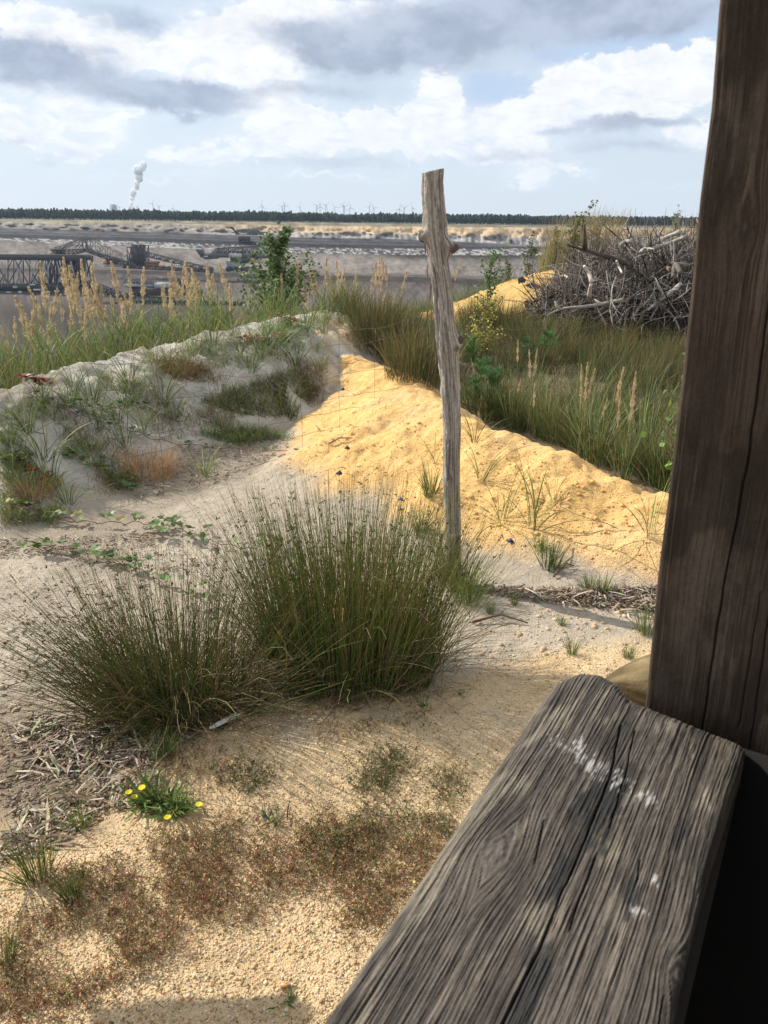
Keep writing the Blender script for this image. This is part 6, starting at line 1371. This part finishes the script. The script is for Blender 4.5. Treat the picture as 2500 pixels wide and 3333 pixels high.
sprigs('reddish_ground_cover', [([(330, 1820), (420, 1770), (600, 1770), (720, 1760), (860, 1790), (800, 1850), (700, 1890), (560, 2000), (420, 1990), (350, 1930)], 5200, RD, .045), ([(0, 2010), (140, 1960), (260, 1930), (360, 1960), (400, 2020), (260, 2120), (130, 2180), (0, 2212)], 4200, RD, .045),
      ([(700, 1890), (850, 1790), (980, 1770), (960, 1860), (880, 1950), (820, 2010), (740, 2000), (680, 1940)], 2800, RD, .045), ([(300, 1640), (480, 1590), (520, 1680), (420, 1740), (330, 1720)], 800, RD, .03), ([(80, 1900), (250, 1850), (320, 1940), (160, 1960)], 900, RD, .03)], 'mat of reddish brown creeping plants on the foreground gravel')
sprigs('green_ground_cover', [([(760, 1680), (800, 1640), (870, 1620), (885, 1650), (840, 1700), (780, 1715)], 900, GR, .045), ([(930, 1690), (990, 1660), (1020, 1640), (1020, 1700), (960, 1740)], 500, GR, .045), ([(480, 1650), (580, 1640), (600, 1680), (540, 1720), (470, 1700)], 500, GR, .03),
      ([(640, 1790), (800, 1750), (950, 1760), (980, 1800), (800, 1840), (680, 1850)], 1500, GR, .04), ([(740, 1530), (880, 1500), (980, 1500), (900, 1570), (780, 1570)], 900, GR, .03), ([(600, 1540), (780, 1510), (840, 1570), (700, 1590)], 500, RD, .03)], 'patches of green creeping plants on the foreground gravel')
# flowering rosettes
def rosette(x, y, s, label, flowers=(), n=46, cols=GREEN, wdt=.008):
    b = gp(x, y); root = empty('hawkbit', b, label, 'plant'); g = Geo(); a = rng.uniform(0, 6.28, n); L = .085 * s * rng.uniform(.4, 1.2, n); o3 = np.column_stack([rng.normal(0, .02 * s, n), rng.normal(0, .012 * s, n), np.zeros(n)]); P = paths(o3, a, L, rng.uniform(.5, 1.4, n), rng.normal(.3, .4, n), 5, 1.2, .2)
    c = jit(pick(cols, n), n); g.add(*ribbons(P, np.full(n, wdt * s), grad(c, c * 1.3, 6))); g.build('leaves', M_leaf, root)
    for fx, fy, h in flowers:
        pe = flat(fx, fy, b[2] + h) - b; g = Geo(); Q = np.array([[[0, 0, 0], [pe[0] * .4, pe[1] * .4, h * .55], [pe[0], pe[1], h]]]); g.add(*tubes(Q, np.full((1, 3), .0012), np.broadcast_to(np.array([.12, .14, .05]), (1, 3, 3)), 4)); g.build('flower_stalk', M_blade, root)
        g = Geo(); m = 18; aa = np.arange(m) * 6.28 / m; D_ = np.stack([np.cos(aa), np.sin(aa), np.full(m, .25)], -1); g.add(*leaves(np.tile(pe, (m, 1)), D_, np.full(m, .011), np.full(m, .0045), jit((.85, .68, .02), m, .05, .02), np.tile(np.array([0, 0, 1.]), (m, 1)), .02)); g.build('flower', M_leaf, root)
rosette(335, 1735, 1.15, 'green rosette with small yellow flowers on the edge of the gravel, upper', [(306, 1703, .05), (278, 1712, .05), (290, 1722, .04), (307, 1701, .06)], 120)
rosette(375, 1755, .9, 'green rosette with two open yellow flowers just right of the first', [(430, 1738, .05), (362, 1766, .04)], 100)
rosette(590, 1775, .6, 'small bluish green rosette without flowers in the reddish mat', (), 26, [(.09, .15, .07)])
rosette(915, 1525, .4, 'little green rosette below the tall rush clump', (), 20); rosette(995, 1500, .35, 'tiny green rosette on the gravel right of the tall rush clump', (), 16); rosette(625, 2165, .5, 'single small weed by the cigarette butt', (), 18)
for x, y, s, lab in ((85, 1895, 1.0, 'dark green grassy tuft at the lower left on the gravel'), (350, 1640, .7, 'grass tuft above the flowering rosettes'), (170, 1790, .6, 'thin grass tuft at the gravel edge left'), (160, 1940, .6, 'thin green tuft right below the dark one at lower left'), (10, 2080, .6, 'tuft at the left picture edge in the foreground')):
    place('grass_tuft', [random.choice(sm)], [gp(x, y)], lab, 'grass tuft', None, s, s)
# ------------------------------------------------------------------ small finds
def shard(x, y, s, label, c=(.03, .045, .16)):
    b = gp(x, y, .006); g = Geo(); V = np.array([(-1, -.5, 0), (.8, -.6, .1), (1, .3, 0), (.1, .9, .9), (-.9, .4, .2), (0, 0, -.25)]) * s; g.add(V, [(0, 1, 3), (1, 2, 3), (2, 4, 3), (4, 0, 3), (0, 5, 1), (1, 5, 2), (2, 5, 4), (4, 5, 0)], np.array(c))
    o = g.build('plastic_fragment', M_plain); o.location = b; tag(o, label, 'litter')
shard(1103, 1172, .017, 'small crumpled blue scrap on the yellow sand right of the fence post'); shard(866, 1082, .016, 'bright blue scrap left of the fence post, behind the rushes', (.03, .05, .30)); shard(733, 1027, .022, 'dark blue-grey fragment standing on the pale path', (.03, .035, .06))
shard(735, 1064, .012, 'small blue fragment below the dark one on the path', (.05, .07, .14)); shard(755, 1136, .016, 'flat dark grey piece seen above the tall rush clump', (.05, .05, .06)); shard(750, 970, .018, 'dark chip on the path at the foot of the yellow bank', (.04, .04, .05)); shard(741, 842, .022, 'dark fragment lying high in the gap of the banks', (.04, .05, .07))
def butt(x, y, label, ang=.2):
    b = gp(x, y, .005); root = empty('cigarette_butt', b, label, 'cigarette butt'); d = np.array([math.cos(ang), math.sin(ang), 0]); g = Geo(); g.add(*tubes(np.array([[-d * .012, d * 0, d * .010]]), np.full((1, 3), .0038), np.broadcast_to(np.array([.50, .22, .08]), (1, 3, 3)), 10)); g.build('filter', M_plain, root)
    g = Geo(); g.add(*tubes(np.array([[d * .0101, d * .013, d * .016]]), np.full((1, 3), .0036), np.broadcast_to(np.array([.6, .56, .5]), (1, 3, 3)), 10)); g.build('paper_end', M_plain, root)
butt(618, 2131, 'orange cigarette butt on the gravel near the bottom', .25); butt(218, 1772, 'cigarette butt at the gravel edge by the brown earth', .1)
# pale piece of birch bark by the rushes
g = Geo(); m_ = 12; t = np.linspace(0, 1, m_); b0 = gp(455, 1582, .02); b1 = gp(522, 1558, .03); half = .023 * np.sin(np.clip(t * 1.05 + .04, 0, 1) * math.pi) ** .7; ax = b0[None] * (1 - t[:, None]) + b1[None] * t[:, None]; sdv = np.array([.35, .93, 0]); V = np.concatenate([ax - sdv * half[:, None], ax + np.array([0, 0, .006]), ax + sdv * half[:, None] + np.array([0, 0, .004])])
F = []
for k in range(m_ - 1):
    for r_ in range(2): a = k + r_ * m_; F += [(a, a + 1, a + m_ + 1), (a, a + m_ + 1, a + m_)]
V2 = V - np.array([0, 0, .0025]); n_ = len(V); F2 = [(c + n_, b_ + n_, a + n_) for a, b_, c in F]; g.add(np.vstack([V, V2]), F + F2, np.array((.80, .76, .70))); tag(g.build('bark_piece', M_chip), 'pale curled piece of bark in front of the left rush clump', 'bark')
for x, y, lab in ((110, 1480, 'bleached curved root lying at the left of the sprawling rush clump'), (75, 1440, 'grey crumpled leaf lying left of the sprawling rush clump')):
    p = gp(x, y, .012); stick([p, p + np.array([.03, .01, .015]), p + np.array([.07, -.02, .004]), p + np.array([.10, -.02, .01])] if 'root' in lab else [p, p + np.array([.01, .03, .02]), p + np.array([.03, .05, .01])], .008, .003, (.42, .38, .33), 'dead_root' if 'root' in lab else 'dead_leaf', lab, 'root' if 'root' in lab else 'leaf')
def clods():
    g = Geo(); iv, if_ = ico()
    for poly, n, c in (([(700, 800), (960, 880), (1430, 1090), (1430, 1240), (1000, 1150), (700, 930)], 420, (.66, .41, .15)), ([(1000, 1280), (1420, 1330), (1420, 1480), (1000, 1470)], 300, (.50, .38, .24)), ([(0, 1250), (300, 1300), (200, 1500), (0, 1560)], 160, (.42, .35, .26)), ([(100, 900), (400, 800), (600, 760), (500, 900), (200, 1000)], 900, (.50, .47, .42)), ([(0, 1650), (300, 1640), (200, 1800), (0, 1840)], 200, (.24, .19, .14))):
        q = pix_poly_points(poly, n); N = len(q); s = np.clip(np.exp(rng.normal(-5.0, .45, N)), .003, .02); g.add(*scatter_shape(iv, if_, q, np.stack([s, s * .85, s * .6], -1), jit(c, N, .1, .04), .25, .4))
    tag(g.build('sand_clods', M_stone), 'small clods of sand scattered over banks and path', 'clods', kind='stuff')
clods()

# ------------------------------------------------------------------ haze over the pit
hz = bpy.data.meshes.new('haze'); bx0, bx1 = np.array((-8990, -400, -89)), np.array((8990, 9000, 470))
hv = (bx0 + bx1) / 2 + BOX_V * (bx1 - bx0) / 2; hz.from_pydata([tuple(map(float, v)) for v in hv], [], [tuple(map(int, f)) for f in BOX_F]); ho = bpy.data.objects.new('haze', hz); COL.objects.link(ho)
mh = bpy.data.materials.new('haze_air'); mh.use_nodes = True; t = NT(mh.node_tree); pv = t.node('ShaderNodeVolumePrincipled', None, Color=(.62, .80, 1.0), Density=.000035, Anisotropy=0.2)
t.l.new(pv.outputs[0], t.node('ShaderNodeOutputMaterial').inputs['Volume']); hz.materials.append(mh); tag(ho, kind='stuff', label='pale blue haze in the air over the pit', cat='haze')
